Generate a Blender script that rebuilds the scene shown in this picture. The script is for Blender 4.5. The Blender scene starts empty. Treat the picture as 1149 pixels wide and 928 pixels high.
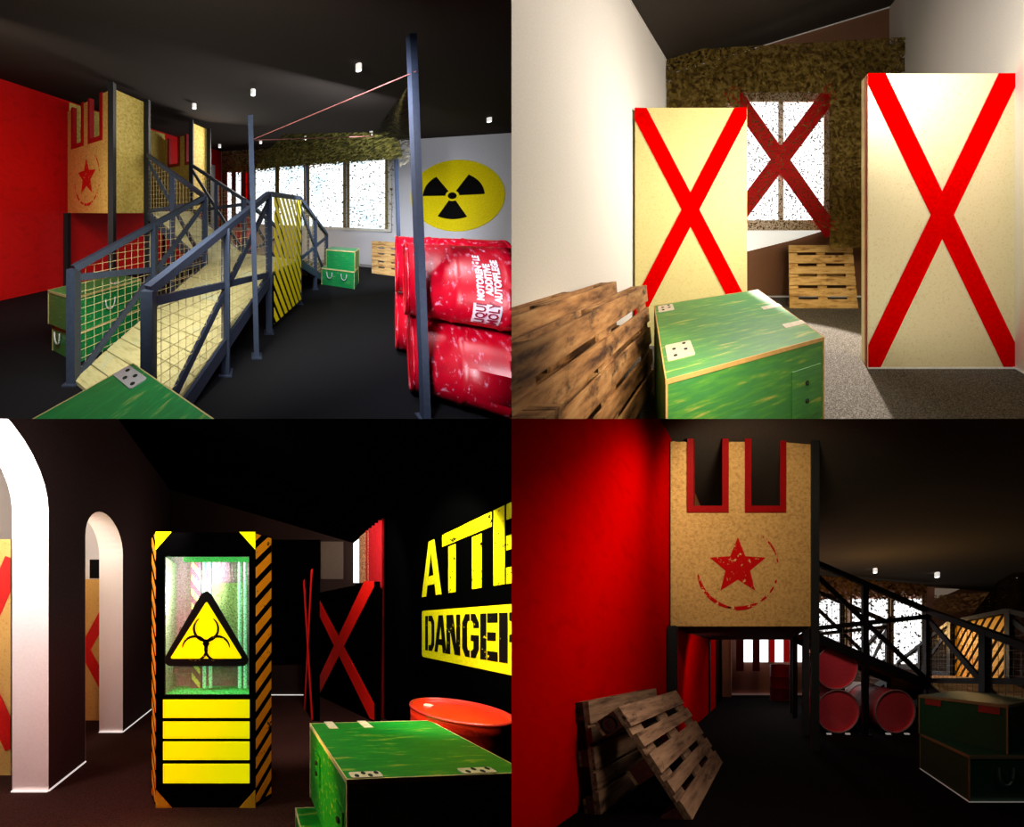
import bpy, bmesh, math, random
from mathutils import Vector, Matrix

random.seed(7)
SC = bpy.context.scene
COL = SC.collection
PW, PH = 1149, 928
SX, SY = 574.0, 470.0          # where the four rooms meet in the frame
F = 330.0                      # focal length in pixels
EYE = Vector((0, 0, 2.6))

SC.view_settings.view_transform = 'Standard'
SC.view_settings.look = 'None'
SC.cycles.use_denoising = True
SC.cycles.max_bounces = 5
SC.cycles.diffuse_bounces = 3
SC.cycles.transparent_max_bounces = 12
SC.cycles.caustics_reflective = False
SC.cycles.caustics_refractive = False
w = bpy.data.worlds.new('world'); SC.world = w
w.use_nodes = True
w.node_tree.nodes['Background'].inputs[0].default_value = (0.5, 0.5, 0.52, 1)
w.node_tree.nodes['Background'].inputs[1].default_value = 0.0

cd = bpy.data.cameras.new('camera'); cam = bpy.data.objects.new('camera', cd); COL.objects.link(cam)
cam.location = EYE; cam.rotation_euler = (math.pi / 2, 0, 0)
cd.sensor_fit = 'HORIZONTAL'; cd.sensor_width = 36; cd.lens = 36 * F / PW
cd.shift_x = (PW / 2 - SX) / PW; cd.shift_y = (SY - PH / 2) / PW
cd.clip_start = 0.05; cd.clip_end = 100
SC.camera = cam

# ---------------------------------------------------------------- rooms
class Room:
    """A room measured in its own metres (x right, y away, z up from its floor).
    The four rooms meet at two added light-blocking sheets and have oblique plans and raked floors."""
    def __init__(s, f, cx, cy, h, sx, sz):
        s.f, s.cx, s.cy, s.h, s.sx, s.sz = f, cx, cy, h, sx, sz
        a = f / F
        s.M = Matrix(((a, (cx - SX) / F, 0, EYE.x), (0, 1, 0, EYE.y), (0, (SY - cy) / F, a, EYE.z - a * h), (0, 0, 0, 1)))
    def W(s, p): return s.M @ Vector(p)
    def ray(s, px, py): return Vector(((px - s.cx) / s.f, 1, (s.cy - py) / s.f))
    def fl(s, px, py, z=0.0):
        y = (s.h - z) * s.f / (py - s.cy); return Vector(((px - s.cx) * y / s.f, y, z))
    def pt(s, px, py, y):
        d = s.ray(px, py); return Vector((d.x * y, y, s.h + d.z * y))
    def hit(s, px, py, p0, n):
        d = s.ray(px, py); o = Vector((0, 0, s.h)); p0 = Vector(p0); n = Vector(n)
        t = (p0 - o).dot(n) / d.dot(n); return o + d * t

TL = Room(275, 287, 237.5, 1.5, -1, 1)
TR = Room(300, 845, 229, 1.6, 1, 1)
BL = Room(300, 292, 699, 1.55, -1, -1)
BR = Room(300, 852, 740, 1.0, 1, -1)

# ---------------------------------------------------------------- materials
def lin(c):
    return tuple(((v / 255) / 12.92 if v / 255 <= .04045 else ((v / 255 + .055) / 1.055) ** 2.4) for v in c) + (1,)
_m = {}
def base_mat(name):
    m = bpy.data.materials.new(name); m.use_nodes = True
    nt = m.node_tree; b = nt.nodes['Principled BSDF']
    return m, nt, b
def coord(nt, scale=(1, 1, 1), rot=(0, 0, 0)):
    a = nt.nodes.new('ShaderNodeAttribute'); a.attribute_name = 'loc'
    mp = nt.nodes.new('ShaderNodeMapping'); mp.inputs['Scale'].default_value = scale; mp.inputs['Rotation'].default_value = rot
    nt.links.new(a.outputs['Vector'], mp.inputs['Vector']); return mp.outputs[0]
def noise(nt, vec, scale, detail=4, rough=.6):
    n = nt.nodes.new('ShaderNodeTexNoise'); n.inputs['Scale'].default_value = scale
    n.inputs['Detail'].default_value = detail; n.inputs['Roughness'].default_value = rough
    nt.links.new(vec, n.inputs['Vector']); return n.outputs['Fac']
def ramp(nt, fac, stops, const=False):
    r = nt.nodes.new('ShaderNodeValToRGB'); e = r.color_ramp.elements
    if const: r.color_ramp.interpolation = 'CONSTANT'
    while len(e) < len(stops): e.new(.5)
    for el, (p, c) in zip(e, stops):
        el.position = p; el.color = c if len(c) == 4 else tuple(c) + (1,)
    nt.links.new(fac, r.inputs[0]); return r.outputs[0]
def mixc(nt, fac, a, b):
    m = nt.nodes.new('ShaderNodeMix'); m.data_type = 'RGBA'
    nt.links.new(fac, m.inputs[0])
    for sock, v in ((m.inputs[6], a), (m.inputs[7], b)):
        if isinstance(v, tuple): sock.default_value = v
        else: nt.links.new(v, sock)
    return m.outputs[2]
def plain(name, c, rough=.7, metal=0, emit=0, ecol=None, spec=.3):
    if name in _m: return _m[name]
    m, nt, b = base_mat(name)
    v = coord(nt); n = noise(nt, v, 30, 2)
    c0 = lin(c); lo = tuple(x * .88 for x in c0[:3]) + (1,); hi = tuple(min(1, x * 1.1) for x in c0[:3]) + (1,)
    nt.links.new(ramp(nt, n, [(.3, lo), (.7, hi)]), b.inputs['Base Color'])
    b.inputs['Roughness'].default_value = rough; b.inputs['Metallic'].default_value = metal
    b.inputs['Specular IOR Level'].default_value = spec
    if emit:
        b.inputs['Emission Color'].default_value = lin(ecol or c); b.inputs['Emission Strength'].default_value = emit
    _m[name] = m; return m
def streak(name, cols, scale, stretch=(1, 1, 1), rough=.65, detail=5, stops=None, bump=0, spec=.3, nrough=.6, extra=None):
    """several colours through one stretched noise; extra = (colour, scale, stretch, lo, hi) laid over it"""
    if name in _m: return _m[name]
    m, nt, b = base_mat(name)
    v = coord(nt, stretch); n = noise(nt, v, scale, detail, nrough)
    k = len(cols); stops = stops or [.3 + .4 * i / (k - 1) for i in range(k)]
    c = ramp(nt, n, [(p, lin(q)) for p, q in zip(stops, cols)])
    if extra:
        ec, es, est, lo, hi = extra
        n2 = noise(nt, coord(nt, est), es, 5, .65)
        c = mixc(nt, ramp(nt, n2, [(lo, (0, 0, 0)), (hi, (1, 1, 1))]), c, lin(ec))
    nt.links.new(c, b.inputs['Base Color'])
    b.inputs['Roughness'].default_value = rough; b.inputs['Specular IOR Level'].default_value = spec
    if bump:
        bp = nt.nodes.new('ShaderNodeBump'); bp.inputs['Strength'].default_value = bump; bp.inputs['Distance'].default_value = .01
        nt.links.new(n, bp.inputs['Height']); nt.links.new(bp.outputs[0], b.inputs['Normal'])
    _m[name] = m; return m
def glow(name, c, strength, noise_c=None, scale=3):
    if name in _m: return _m[name]
    m, nt, b = base_mat(name)
    b.inputs['Base Color'].default_value = (0, 0, 0, 1); b.inputs['Specular IOR Level'].default_value = 0
    if noise_c:
        n = noise(nt, coord(nt), scale, 2); nt.links.new(ramp(nt, n, [(.35, lin(noise_c)), (.6, lin(c))]), b.inputs['Emission Color'])
    else: b.inputs['Emission Color'].default_value = lin(c)
    b.inputs['Emission Strength'].default_value = strength
    _m[name] = m; return m
def netting(name, cols, scale, dens_hi, dens_lo=None, z0=0, z1=1, stretch=(1, 1, 1)):
    """camouflage cloth: strands opaque, the holes between them open; density may change with height"""
    m, nt, b = base_mat(name)
    v = coord(nt, stretch); n = noise(nt, v, scale, 2, .5)
    n3 = noise(nt, coord(nt), scale * .6, 4, .6)
    nt.links.new(ramp(nt, n3, [(.35 + .3 * i / (len(cols) - 1), lin(c)) for i, c in enumerate(cols)]), b.inputs['Base Color'])
    b.inputs['Roughness'].default_value = .9; b.inputs['Specular IOR Level'].default_value = .05
    tr = nt.nodes.new('ShaderNodeBsdfTransparent'); mx = nt.nodes.new('ShaderNodeMixShader')
    mt = nt.nodes.new('ShaderNodeMath'); mt.operation = 'LESS_THAN'
    nt.links.new(n, mt.inputs[0])
    if dens_lo is None: mt.inputs[1].default_value = dens_hi
    else:
        a = nt.nodes.new('ShaderNodeAttribute'); a.attribute_name = 'loc'
        sp = nt.nodes.new('ShaderNodeSeparateXYZ'); nt.links.new(a.outputs['Vector'], sp.inputs[0])
        mr = nt.nodes.new('ShaderNodeMapRange'); nt.links.new(sp.outputs[2], mr.inputs[0])
        for i, q in enumerate((z0, z1, dens_lo, dens_hi)): mr.inputs[i + 1].default_value = q
        nt.links.new(mr.outputs[0], mt.inputs[1])
    nt.links.new(mt.outputs[0], mx.inputs[0]); nt.links.new(tr.outputs[0], mx.inputs[1]); nt.links.new(b.outputs[0], mx.inputs[2])
    nt.links.new(mx.outputs[0], nt.nodes['Material Output'].inputs[0])
    return m
def grunge(name, ca, cb, scale, thr, rough=.6, emit=0, stretch=(1, 1, 1)):
    """worn paint: cb shows where the noise passes thr"""
    if name in _m: return _m[name]
    m, nt, b = base_mat(name)
    n = noise(nt, coord(nt, stretch), scale, 6, .7)
    c = ramp(nt, n, [(0, lin(ca)), (thr, lin(cb))], const=True)
    nt.links.new(c, b.inputs['Base Color']); b.inputs['Roughness'].default_value = rough; b.inputs['Specular IOR Level'].default_value = .1
    if emit:
        nt.links.new(c, b.inputs['Emission Color']); b.inputs['Emission Strength'].default_value = emit
    _m[name] = m; return m
def tinted_glass(name, tint, opacity):
    m, nt, b = base_mat(name)
    v = coord(nt); vo = nt.nodes.new('ShaderNodeTexVoronoi'); vo.inputs['Scale'].default_value = 60; nt.links.new(v, vo.inputs['Vector'])
    b.inputs['Base Color'].default_value = lin(tint); b.inputs['Roughness'].default_value = .5
    tr = nt.nodes.new('ShaderNodeBsdfTransparent'); mx = nt.nodes.new('ShaderNodeMixShader')
    nt.links.new(ramp(nt, vo.outputs['Distance'], [(.25, (opacity * 1.8,) * 3), (.45, (opacity * .5,) * 3)]), mx.inputs[0])
    nt.links.new(tr.outputs[0], mx.inputs[1]); nt.links.new(b.outputs[0], mx.inputs[2])
    nt.links.new(mx.outputs[0], nt.nodes['Material Output'].inputs[0]); return m

# ---------------------------------------------------------------- mesh builder
def frame(o, xd, yd):
    """matrix with x along xd, y along yd (not forced square), z across"""
    x = Vector(xd).normalized(); y = Vector(yd).normalized(); z = x.cross(y).normalized()
    return Matrix(((x.x, y.x, z.x, o[0]), (x.y, y.y, z.y, o[1]), (x.z, y.z, z.z, o[2]), (0, 0, 0, 1)))
class MB:
    def __init__(s): s.bm = bmesh.new(); s.l = s.bm.verts.layers.float_vector.new('loc'); s.rnd = True
    def add(s, verts, faces, M=None, off=None):
        M = M or Matrix(); o = Vector([random.uniform(0, 20) for _ in range(3)]) if off is None else Vector(off)
        vs = []
        for v in verts:
            v = Vector(v); q = s.bm.verts.new(M @ v); q[s.l] = v + o; vs.append(q)
        for f in faces:
            if len(set(f)) < 3: continue
            try: s.bm.faces.new([vs[i] for i in f])
            except ValueError: pass
        return s
    def box(s, a, b, M=None, off=None):
        x0, y0, z0 = a; x1, y1, z1 = b
        v = [(x0, y0, z0), (x1, y0, z0), (x1, y1, z0), (x0, y1, z0), (x0, y0, z1), (x1, y0, z1), (x1, y1, z1), (x0, y1, z1)]
        return s.add(v, [(3, 2, 1, 0), (4, 5, 6, 7), (0, 1, 5, 4), (1, 2, 6, 5), (2, 3, 7, 6), (3, 0, 4, 7)], M, off)
    def bbox(s, a, b, r, M=None, off=None):
        """box with chamfered vertical corners"""
        x0, y0, z0 = a; x1, y1, z1 = b
        p = [(x0 + r, y0), (x1 - r, y0), (x1, y0 + r), (x1, y1 - r), (x1 - r, y1), (x0 + r, y1), (x0, y1 - r), (x0, y0 + r)]
        return s.prism(p, z0, z1, M, off)
    def beam(s, p0, p1, w_, d_, up=(0, 0, 1)):
        p0 = Vector(p0); p1 = Vector(p1); x = (p1 - p0); L = x.length; x.normalize()
        up = Vector(up)
        if abs(x.dot(up.normalized())) > .98: up = Vector((0, 1, 0)) if abs(x.y) < .9 else Vector((1, 0, 0))
        y = up.cross(x).normalized(); z = x.cross(y)
        M = Matrix(((x.x, y.x, z.x, p0.x), (x.y, y.y, z.y, p0.y), (x.z, y.z, z.z, p0.z), (0, 0, 0, 1)))
        return s.box((0, -w_ / 2, -d_ / 2), (L, w_ / 2, d_ / 2), M)
    def prism(s, poly, z0, z1, M=None, off=None):
        n = len(poly); v = [(x, y, z0) for x, y in poly] + [(x, y, z1) for x, y in poly]
        f = [tuple(range(n - 1, -1, -1)), tuple(range(n, 2 * n))] + [(i, (i + 1) % n, n + (i + 1) % n, n + i) for i in range(n)]
        return s.add(v, f, M, off)
    def poly(s, pts, M=None, off=None): return s.add(pts, [tuple(range(len(pts)))], M, off)
    def lathe(s, prof, M=None, n=40, off=None, caps=True):
        v = []; f = []
        for r, z in prof:
            for i in range(n):
                a = 2 * math.pi * i / n; v.append((r * math.cos(a), r * math.sin(a), z))
        for j in range(len(prof) - 1):
            for i in range(n): f.append((j * n + i, j * n + (i + 1) % n, (j + 1) * n + (i + 1) % n, (j + 1) * n + i))
        if caps: f.append(tuple(range(n - 1, -1, -1))); f.append(tuple(range((len(prof) - 1) * n, len(prof) * n)))
        return s.add(v, f, M, off)
    def tube(s, pts, r, n=8):
        pts = [Vector(p) for p in pts]; rings = []; off = Vector([random.uniform(0, 20)] * 3)
        for i, p in enumerate(pts):
            t = (pts[min(i + 1, len(pts) - 1)] - pts[max(i - 1, 0)]).normalized()
            u = t.cross(Vector((0, 0, 1)) if abs(t.z) < .9 else Vector((1, 0, 0))).normalized(); v_ = t.cross(u)
            ring = []
            for k in range(n):
                a = 2 * math.pi * k / n; q = p + (u * math.cos(a) + v_ * math.sin(a)) * r
                b = s.bm.verts.new(q); b[s.l] = q + off; ring.append(b)
            rings.append(ring)
        for A, B in zip(rings, rings[1:]):
            for k in range(n): s.bm.faces.new((A[k], A[(k + 1) % n], B[(k + 1) % n], B[k]))
        s.bm.faces.new(rings[0][::-1]); s.bm.faces.new(rings[-1]); return s
    def build(s, name, mat, room, parent=None, smooth=False, kind=None, label=None, cat=None, group=None, clip=True):
        bm = s.bm
        bmesh.ops.transform(bm, matrix=room.M, verts=bm.verts)
        bmesh.ops.recalc_face_normals(bm, faces=bm.faces)
        if clip:
            for co, no in (((0, 0, EYE.z), (-room.sx, 0, 0)), ((0, 0, EYE.z), (0, 0, -room.sz))):
                vals = [(v.co - Vector(co)).dot(Vector(no)) for v in bm.verts]
                if vals and max(vals) > 0:
                    geom = bm.verts[:] + bm.edges[:] + bm.faces[:]
                    r = bmesh.ops.bisect_plane(bm, geom=geom, plane_co=co, plane_no=no, clear_outer=True)
                    cut = [e for e in r['geom_cut'] if isinstance(e, bmesh.types.BMEdge) and e.is_valid and e.is_boundary]
                    if cut and kind != 'structure':
                        try: bmesh.ops.holes_fill(bm, edges=cut, sides=0)
                        except Exception: pass
        if not bm.verts: bm.free(); return None
        if parent is not None:
            pl = parent.matrix_world.translation if False else parent_loc(parent)
        else:
            xs = [v.co for v in bm.verts]
            pl = Vector((sum(v.x for v in xs) / len(xs), sum(v.y for v in xs) / len(xs), min(v.z for v in xs)))
        for v in bm.verts: v.co -= pl
        if smooth:
            for f_ in bm.faces: f_.smooth = len(f_.verts) == 4
        me = bpy.data.meshes.new(name); bm.to_mesh(me); bm.free()
        if isinstance(mat, (list, tuple)):
            for q in mat: me.materials.append(q)
        else: me.materials.append(mat)
        o = bpy.data.objects.new(name, me); COL.objects.link(o)
        if parent is not None: o.parent = parent; LOC[o.name] = pl
        else: o.location = pl; LOC[o.name] = pl
        if kind: o['kind'] = kind
        if label: o['label'] = label
        if cat: o['category'] = cat
        if group: o['group'] = group
        if smooth:
            try: me.shade_smooth_by_angle = None
            except Exception: pass
        return o
LOC = {}
def parent_loc(p): return LOC[p.name]
def thing(room, name, label, cat, base, group=None):
    o = bpy.data.objects.new(name, None); COL.objects.link(o); o.empty_display_size = .1
    o.location = room.W(base); LOC[o.name] = Vector(o.location)
    o['label'] = label; o['category'] = cat
    if group: o['group'] = group
    return o

def lamp(room, kind, p, power, color=(255, 255, 255), size=.3, target=None, spot=60, blend=.3, name='lamp'):
    ld = bpy.data.lights.new(name, kind); ld.energy = power; c = lin(color); ld.color = c[:3]
    if kind == 'AREA': ld.shape = 'DISK'; ld.size = size
    elif kind in ('POINT', 'SPOT'): ld.shadow_soft_size = size
    if kind == 'SPOT': ld.spot_size = math.radians(spot); ld.spot_blend = blend
    o = bpy.data.objects.new(name, ld); COL.objects.link(o); o.location = room.W(p)
    if o.location.x * room.sx < 0 or (o.location.z - EYE.z) * room.sz < 0: print('LAMP OUTSIDE ITS ROOM', p, [k for k, v in globals().items() if v is room])
    if target is not None:
        d = room.W(target) - o.location; o.rotation_euler = d.to_track_quat('-Z', 'Y').to_euler()
    return o

def clip_poly(poly, x0, x1, y0, y1):
    def cl(P, f):
        out = []
        for i in range(len(P)):
            a, b = P[i], P[(i + 1) % len(P)]; fa, fb = f(a), f(b)
            if fa >= 0: out.append(a)
            if (fa >= 0) != (fb >= 0):
                t = fa / (fa - fb); out.append((a[0] + (b[0] - a[0]) * t, a[1] + (b[1] - a[1]) * t))
        return out
    for f in (lambda p: p[0] - x0, lambda p: x1 - p[0], lambda p: p[1] - y0, lambda p: y1 - p[1]):
        if poly: poly = cl(poly, f)
    return poly

def text_geo(body, size, bold=0.0):
    cu = bpy.data.curves.new('t', 'FONT'); cu.body = body; cu.size = size; cu.offset = bold; cu.resolution_u = 2
    ob = bpy.data.objects.new('t', cu); COL.objects.link(ob)
    dg = bpy.context.evaluated_depsgraph_get(); me = bpy.data.meshes.new_from_object(ob.evaluated_get(dg))
    v = [tuple(p.co) for p in me.vertices]; f = [tuple(p.vertices) for p in me.polygons]
    bpy.data.objects.remove(ob); bpy.data.curves.remove(cu); bpy.data.meshes.remove(me)
    return v, f

#MATERIALS
M_red_wall = streak('red wall paint', [(205, 0, 0), (226, 6, 4), (214, 0, 0)], 6, rough=.75, bump=.05, extra=((110, 20, 15), 5, (1, 1, 1), .73, .76))
M_osb = streak('chipboard', [(176, 134, 44), (222, 192, 92), (238, 216, 130)], 28, rough=.8, nrough=.75, bump=.1)
M_osb_tan = streak('tan chipboard', [(158, 118, 62), (208, 168, 100), (226, 190, 122)], 34, rough=.85, nrough=.75, bump=.1, stops=[.3, .5, .72])
M_slate = plain('slate painted steel', (48, 58, 76), .6, spec=.15)
M_blacksteel = plain('black painted steel', (18, 16, 17), .6, spec=.15)
M_deck = streak('pale plank deck', [(164, 160, 104), (200, 194, 142), (178, 174, 116)], 5, (1, 6, 6), rough=.7, extra=((170, 190, 175), 2.5, (1, 1, 1), .58, .75))
M_wire = plain('pale steel wire', (190, 178, 132), .6, spec=.1)
M_wiredark = plain('dim steel wire', (95, 85, 65), .5)  # darker copy of the wire, low light put into its colour
M_green = streak('green stained wood', [(170, 180, 90), (26, 150, 78), (14, 132, 68), (34, 156, 86)], 7, (1, 7, 7), rough=.45, stops=[.28, .4, .55, .75], spec=.4)
M_green2 = streak('bright green stained wood', [(190, 185, 95), (88, 160, 66), (66, 140, 72), (84, 160, 88)], 4, (1, 7, 7), rough=.5, stops=[.3, .42, .55, .75])
M_green3 = streak('saturated green stained wood', [(150, 165, 55), (20, 135, 30), (0, 118, 30), (10, 140, 40)], 5, (1, 7, 7), rough=.55, stops=[.32, .42, .55, .75], spec=.2)
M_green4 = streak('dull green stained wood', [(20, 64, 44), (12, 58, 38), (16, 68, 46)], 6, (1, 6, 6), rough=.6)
M_edge = plain('raw plywood edge', (206, 188, 128), .7)
M_plate = plain('zinc hinge plate', (190, 198, 200), .35, spec=.5)
M_plate_w = plain('cream zinc plate', (225, 215, 190), .4)
M_hole = plain('dark hole', (25, 35, 25), .9)
M_yellow = plain('yellow signal paint', (240, 225, 20), .5)
M_black = plain('black paint', (6, 6, 6), .7, spec=.1)
M_void = plain('deep black', (2, 2, 2), .9, spec=0)
M_floorTL = streak('black carpet', [(9, 10, 12), (24, 25, 29)], 140, rough=.95, spec=.1, bump=.2)
M_ceilTL = streak('dark ceiling paint', [(44, 39, 35), (51, 45, 41)], 90, rough=.95, spec=.05)
M_wallgrey = streak('pale grey wall paint', [(196, 200, 208), (222, 224, 230)], 70, rough=.9)
M_barrel = streak('scratched red enamel with painted glints', [(176, 0, 30), (205, 0, 36), (190, 0, 32)], 5, rough=.34, spec=.5, bump=.25, extra=((235, 170, 200), 5, (3, 3, 6), .57, .72))  # pinkish streaks mix scratches with painted reflections
M_barrel_d = streak('dull red barrel enamel', [(176, 44, 56), (200, 60, 70)], 60, rough=.6)
M_barrel_o = streak('vivid red barrel enamel', [(214, 36, 12), (226, 44, 16)], 6, rough=.35, spec=.4)
M_white = plain('white lacquer', (240, 240, 240), .5)
M_sky = glow('blown out daylight', (255, 255, 255), 1.6, (205, 230, 240), 1.2)
M_skyw = glow('white daylight', (255, 255, 255), 1.8)
M_oliveframe = streak('shaded window frame', [(70, 60, 22), (190, 175, 120)], 60, rough=.9, stops=[.42, .62])  # netting and shade over a pale frame, put into its olive colour
M_pallet = streak('rough pallet timber', [(70, 44, 28), (168, 120, 74), (206, 162, 108)], 4, (1, 3, 3), rough=.85, stops=[.3, .5, .7], bump=.2, extra=((56, 36, 26), 5, (1, 1.2, 1.2), .54, .68))
M_pallet_l = streak('sunlit pallet timber', [(150, 100, 50), (222, 180, 112), (236, 200, 140)], 4, (1, 5, 5), rough=.85, stops=[.3, .5, .7], extra=((110, 70, 35), 6, (1, 2, 2), .62, .72))  # paler copy of the pallet timber, sunlight put into its colours
M_pallet_d = streak('weathered pallet timber', [(72, 54, 44), (150, 124, 96), (180, 152, 120)], 4, (1, 5, 5), rough=.9, stops=[.3, .5, .7], extra=((46, 34, 32), 5, (1, 1.4, 1.4), .6, .68))
M_palblk = streak('dark pallet block', [(62, 26, 22), (92, 40, 32)], 8, (1, 4, 4), rough=.9)
M_redtape = plain('red paint cross', (222, 0, 0), .8, spec=0)
M_darkred = plain('dark red paint', (170, 0, 8), .6)
M_lampw = glow('lamp lens', (255, 255, 250), 3)
M_rope = plain('faded red cord', (130, 78, 72), .8)
M_camo = netting('camouflage netting dense', [(14, 14, 5), (46, 44, 14), (80, 74, 34)], 44, .58)
M_camo_w = netting('camouflage netting over windows', [(30, 30, 14), (96, 88, 46), (140, 128, 80)], 30, .585, .39, 2.72, 2.92)

# ---------------------------------------------------------------- added sheets, edge on to the camera, blocking light between rooms
class _Id:
    M = Matrix(); sx = 0; sz = 0
ID = _Id()
def light_blocker(name, pts):
    mb = MB(); mb.add(pts, [(0, 1, 2, 3)]); mb.build(name, M_void, ID, kind='structure', clip=False)
ez = EYE.z
light_blocker('light_blocker_upright', [(0, .35, ez - 14), (0, 16, ez - 14), (0, 16, ez + 14), (0, .35, ez + 14)])
light_blocker('light_blocker_level', [(-18, .35, ez), (18, .35, ez), (18, 16, ez), (-18, 16, ez)])

# ---------------------------------------------------------------- generic builders
def mk_post(room, root, x, y, z0, z1, w_, mat, top=None, name='post'):
    mb = MB(); mb.beam((x, y, z0), (top or (x, y))[:2] + (z1,) if top else (x, y, z1), w_, w_); return mb.build(name, mat, room, root)

def crate(room, name, label, O, e1, e2, z0, z1, mat, hinges=(), straps=(), handles=(), latch=(), cornerplates=(), group=None, edge=None, plate=None, boltplate=(), facedark=None):
    """chest: body, lid with raw edge, zinc hinge plates and straps; O corner, e1/e2 side vectors"""
    O = Vector(O).to_3d(); e1 = Vector(e1).to_3d(); e2 = Vector(e2).to_3d(); edge = edge or M_edge; plate = plate or M_plate
    L1, L2 = e1.length, e2.length
    M = frame((O.x, O.y, 0), e1, e2)
    if (e1.cross(e2)).z < 0: M = M @ Matrix.Diagonal((1, 1, -1, 1))
    c = O + (e1 + e2) / 2; r = thing(room, name, label, 'crate', (c.x, c.y, z0), group)
    t = .022
    mb = MB(); mb.box((0, 0, z0), (L1, L2, z1 - t), M, (0, 0, 0)); mb.build('body', facedark or mat, room, r)
    mb = MB(); mb.box((-.004, -.004, z1 - t * .85), (L1 + .004, L2 + .004, z1), M, (3, 1, 0)); mb.build('lid', mat, room, r)
    mb = MB()
    for a, b in (((-.006, -.006), (L1 + .006, 0)), ((-.006, L2), (L1 + .006, L2 + .006)), ((-.006, 0), (0, L2)), ((L1, 0), (L1 + .006, L2))):
        mb.box((a[0], a[1], z1 - t), (b[0], b[1], z1 + .001), M)
    for (x, y) in ((0, 0), (L1, 0), (L1, L2), (0, L2)):
        mb.box((x - .005, y - .005, z0), (x + .005, y + .005, z1 - t), M)
    mb.build('edge_trim', edge, room, r)
    for (x, y, ww, hh) in hinges:      # on the lid
        mb = MB(); mb.bbox((x, y, z1), (x + ww, y + hh, z1 + .005), .008, M); pl = mb.build('hinge_plate', plate, room, r)
        if pl is None: continue
        for i, (u, v) in enumerate(((.2, .3), (.45, .72), (.62, .3), (.86, .72))):
            if ww < hh: u, v = v, u
            mb = MB(); mb.lathe([(.011, 0), (.011, .0015)], M @ Matrix.Translation((x + ww * u, y + hh * v, z1 + .005)), 12); mb.build('screw_hole', M_hole, room, pl)
    for (x, y, ww, hh) in straps:
        mb = MB(); mb.box((x, y, z1), (x + ww, y + hh, z1 + .004), M); mb.build('strap', plate, room, r)
    for (side, s_, z) in handles:      # U handles on side faces
        mb = MB(); pts = []
        for k in range(13):
            a = math.pi * (k / 12); pts.append((math.cos(a) * .05, -math.sin(a) * .09))
        out = -.02
        P = []
        for (u, dz) in [(.05, .03)] + pts + [(-.05, .03)]:
            if side == 'y0': P.append(M @ Vector((s_ + u, out, z + dz)))
            if side == 'y1': P.append(M @ Vector((s_ + u, L2 - out, z + dz)))
            if side == 'x0': P.append(M @ Vector((out, s_ + u, z + dz)))
            if side == 'x1': P.append(M @ Vector((L1 - out, s_ + u, z + dz)))
        mb.tube(P, .008, 6); mb.build('handle', plate, room, r)
    for (side, s_, z, ww, hh) in boltplate:   # plates with two bolts on a side face
        def fm(u, v, o):
            return {'y0': (u, -o, v), 'x0': (-o, u, v), 'y1': (u, L2 + o, v), 'x1': (L1 + o, u, v)}[side]
        mb = MB(); a = fm(s_, z, 0.0); b = fm(s_ + ww, z + hh, .008)
        mb.box(tuple(min(p, q) for p, q in zip(a, b)), tuple(max(p, q) for p, q in zip(a, b)), M)
        pl = mb.build('corner_block', mat, room, r)
        if pl is None: continue
        for k in (.33, .7):
            mb = MB(); q = fm(s_ + ww * .5, z + hh * k, .012); mb.lathe([(.014, -.008), (.014, .0), (.007, .008)], M @ Matrix.Translation(q) @ Matrix.Rotation(math.pi / 2, 4, 'X' if side[0] == 'y' else 'Y'), 10); mb.build('bolt', M_hole, room, pl)
    for (side, s_, z, ww, hh) in cornerplates:
        mb = MB(); f = {'y0': lambda u, v, o: (u, -o, v), 'x0': lambda u, v, o: (-o, u, v)}[side]
        a = f(s_, z, 0.0); b = f(s_ + ww, z + hh, .006)
        mb.box(tuple(min(p, q) for p, q in zip(a, b)), tuple(max(p, q) for p, q in zip(a, b)), M); mb.build('face_plate', plate, room, r)
    return r

def pallet(room, name, label, O, xd, yd, L, H, mat, blk=None, group=None, T=.14, ndiv=(.145, .10, .145, .10, .145), flip=1, stamp=False):
    """pallet: x along the deck boards, y across them, thickness T behind the deck"""
    M = frame(O, xd, yd); M = M @ Matrix.Diagonal((1, 1, flip, 1)); blk = blk or mat
    c = M @ Vector((L / 2, 0, 0)); r = thing(room, name, label, 'pallet', c, group)
    tot = sum(ndiv); gap = (H - tot) / (len(ndiv) - 1); y = 0
    for wv in ndiv:
        mb = MB(); mb.box((0, y, -.022), (L, y + wv, 0), M); mb.build('deck_board', mat, room, r); y += wv + gap
    for x in (0, L / 2 - .0725, L - .145):
        mb = MB(); mb.box((x, .0, -.044), (x + .145, H, -.023), M); mb.build('stretcher_board', mat, room, r)
        for yb in (0, H / 2 - .06, H - .12):
            mb = MB(); mb.box((x - (.0 if x else 0), yb + .002, -T + .022), (x + .145, yb + .118, -.045), M); bl_ = mb.build('block', blk, room, r)
            if stamp and x == 0 and yb == 0 and bl_ is not None:
                Mn = M @ Matrix(((0, 0, -1, -.002), (1, 0, 0, yb + .06), (0, 1, 0, -(T - .022 + .045) / 2 - .0), (0, 0, 0, 1)))
                rr_ = min(.05, (T - .07) / 2); mb = MB(); mb.prism(arc_band(0, 0, rr_, .008, 0, 359, 24), 0, .001, Mn); mb.build('stamp_ring', M_hole, room, bl_)
                for dx in (-.02, 0, .02): mb = MB(); mb.box((dx - .004, -.015, 0), (dx + .004, .015, .001), Mn); mb.build('stamp_mark', M_hole, room, bl_)
    for yb in (0, H / 2 - .05, H - .10):
        mb = MB(); mb.box((0, yb, -T), (L, yb + .10, -T + .021), M); mb.build('bottom_board', mat, room, r)
    return r, M

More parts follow.
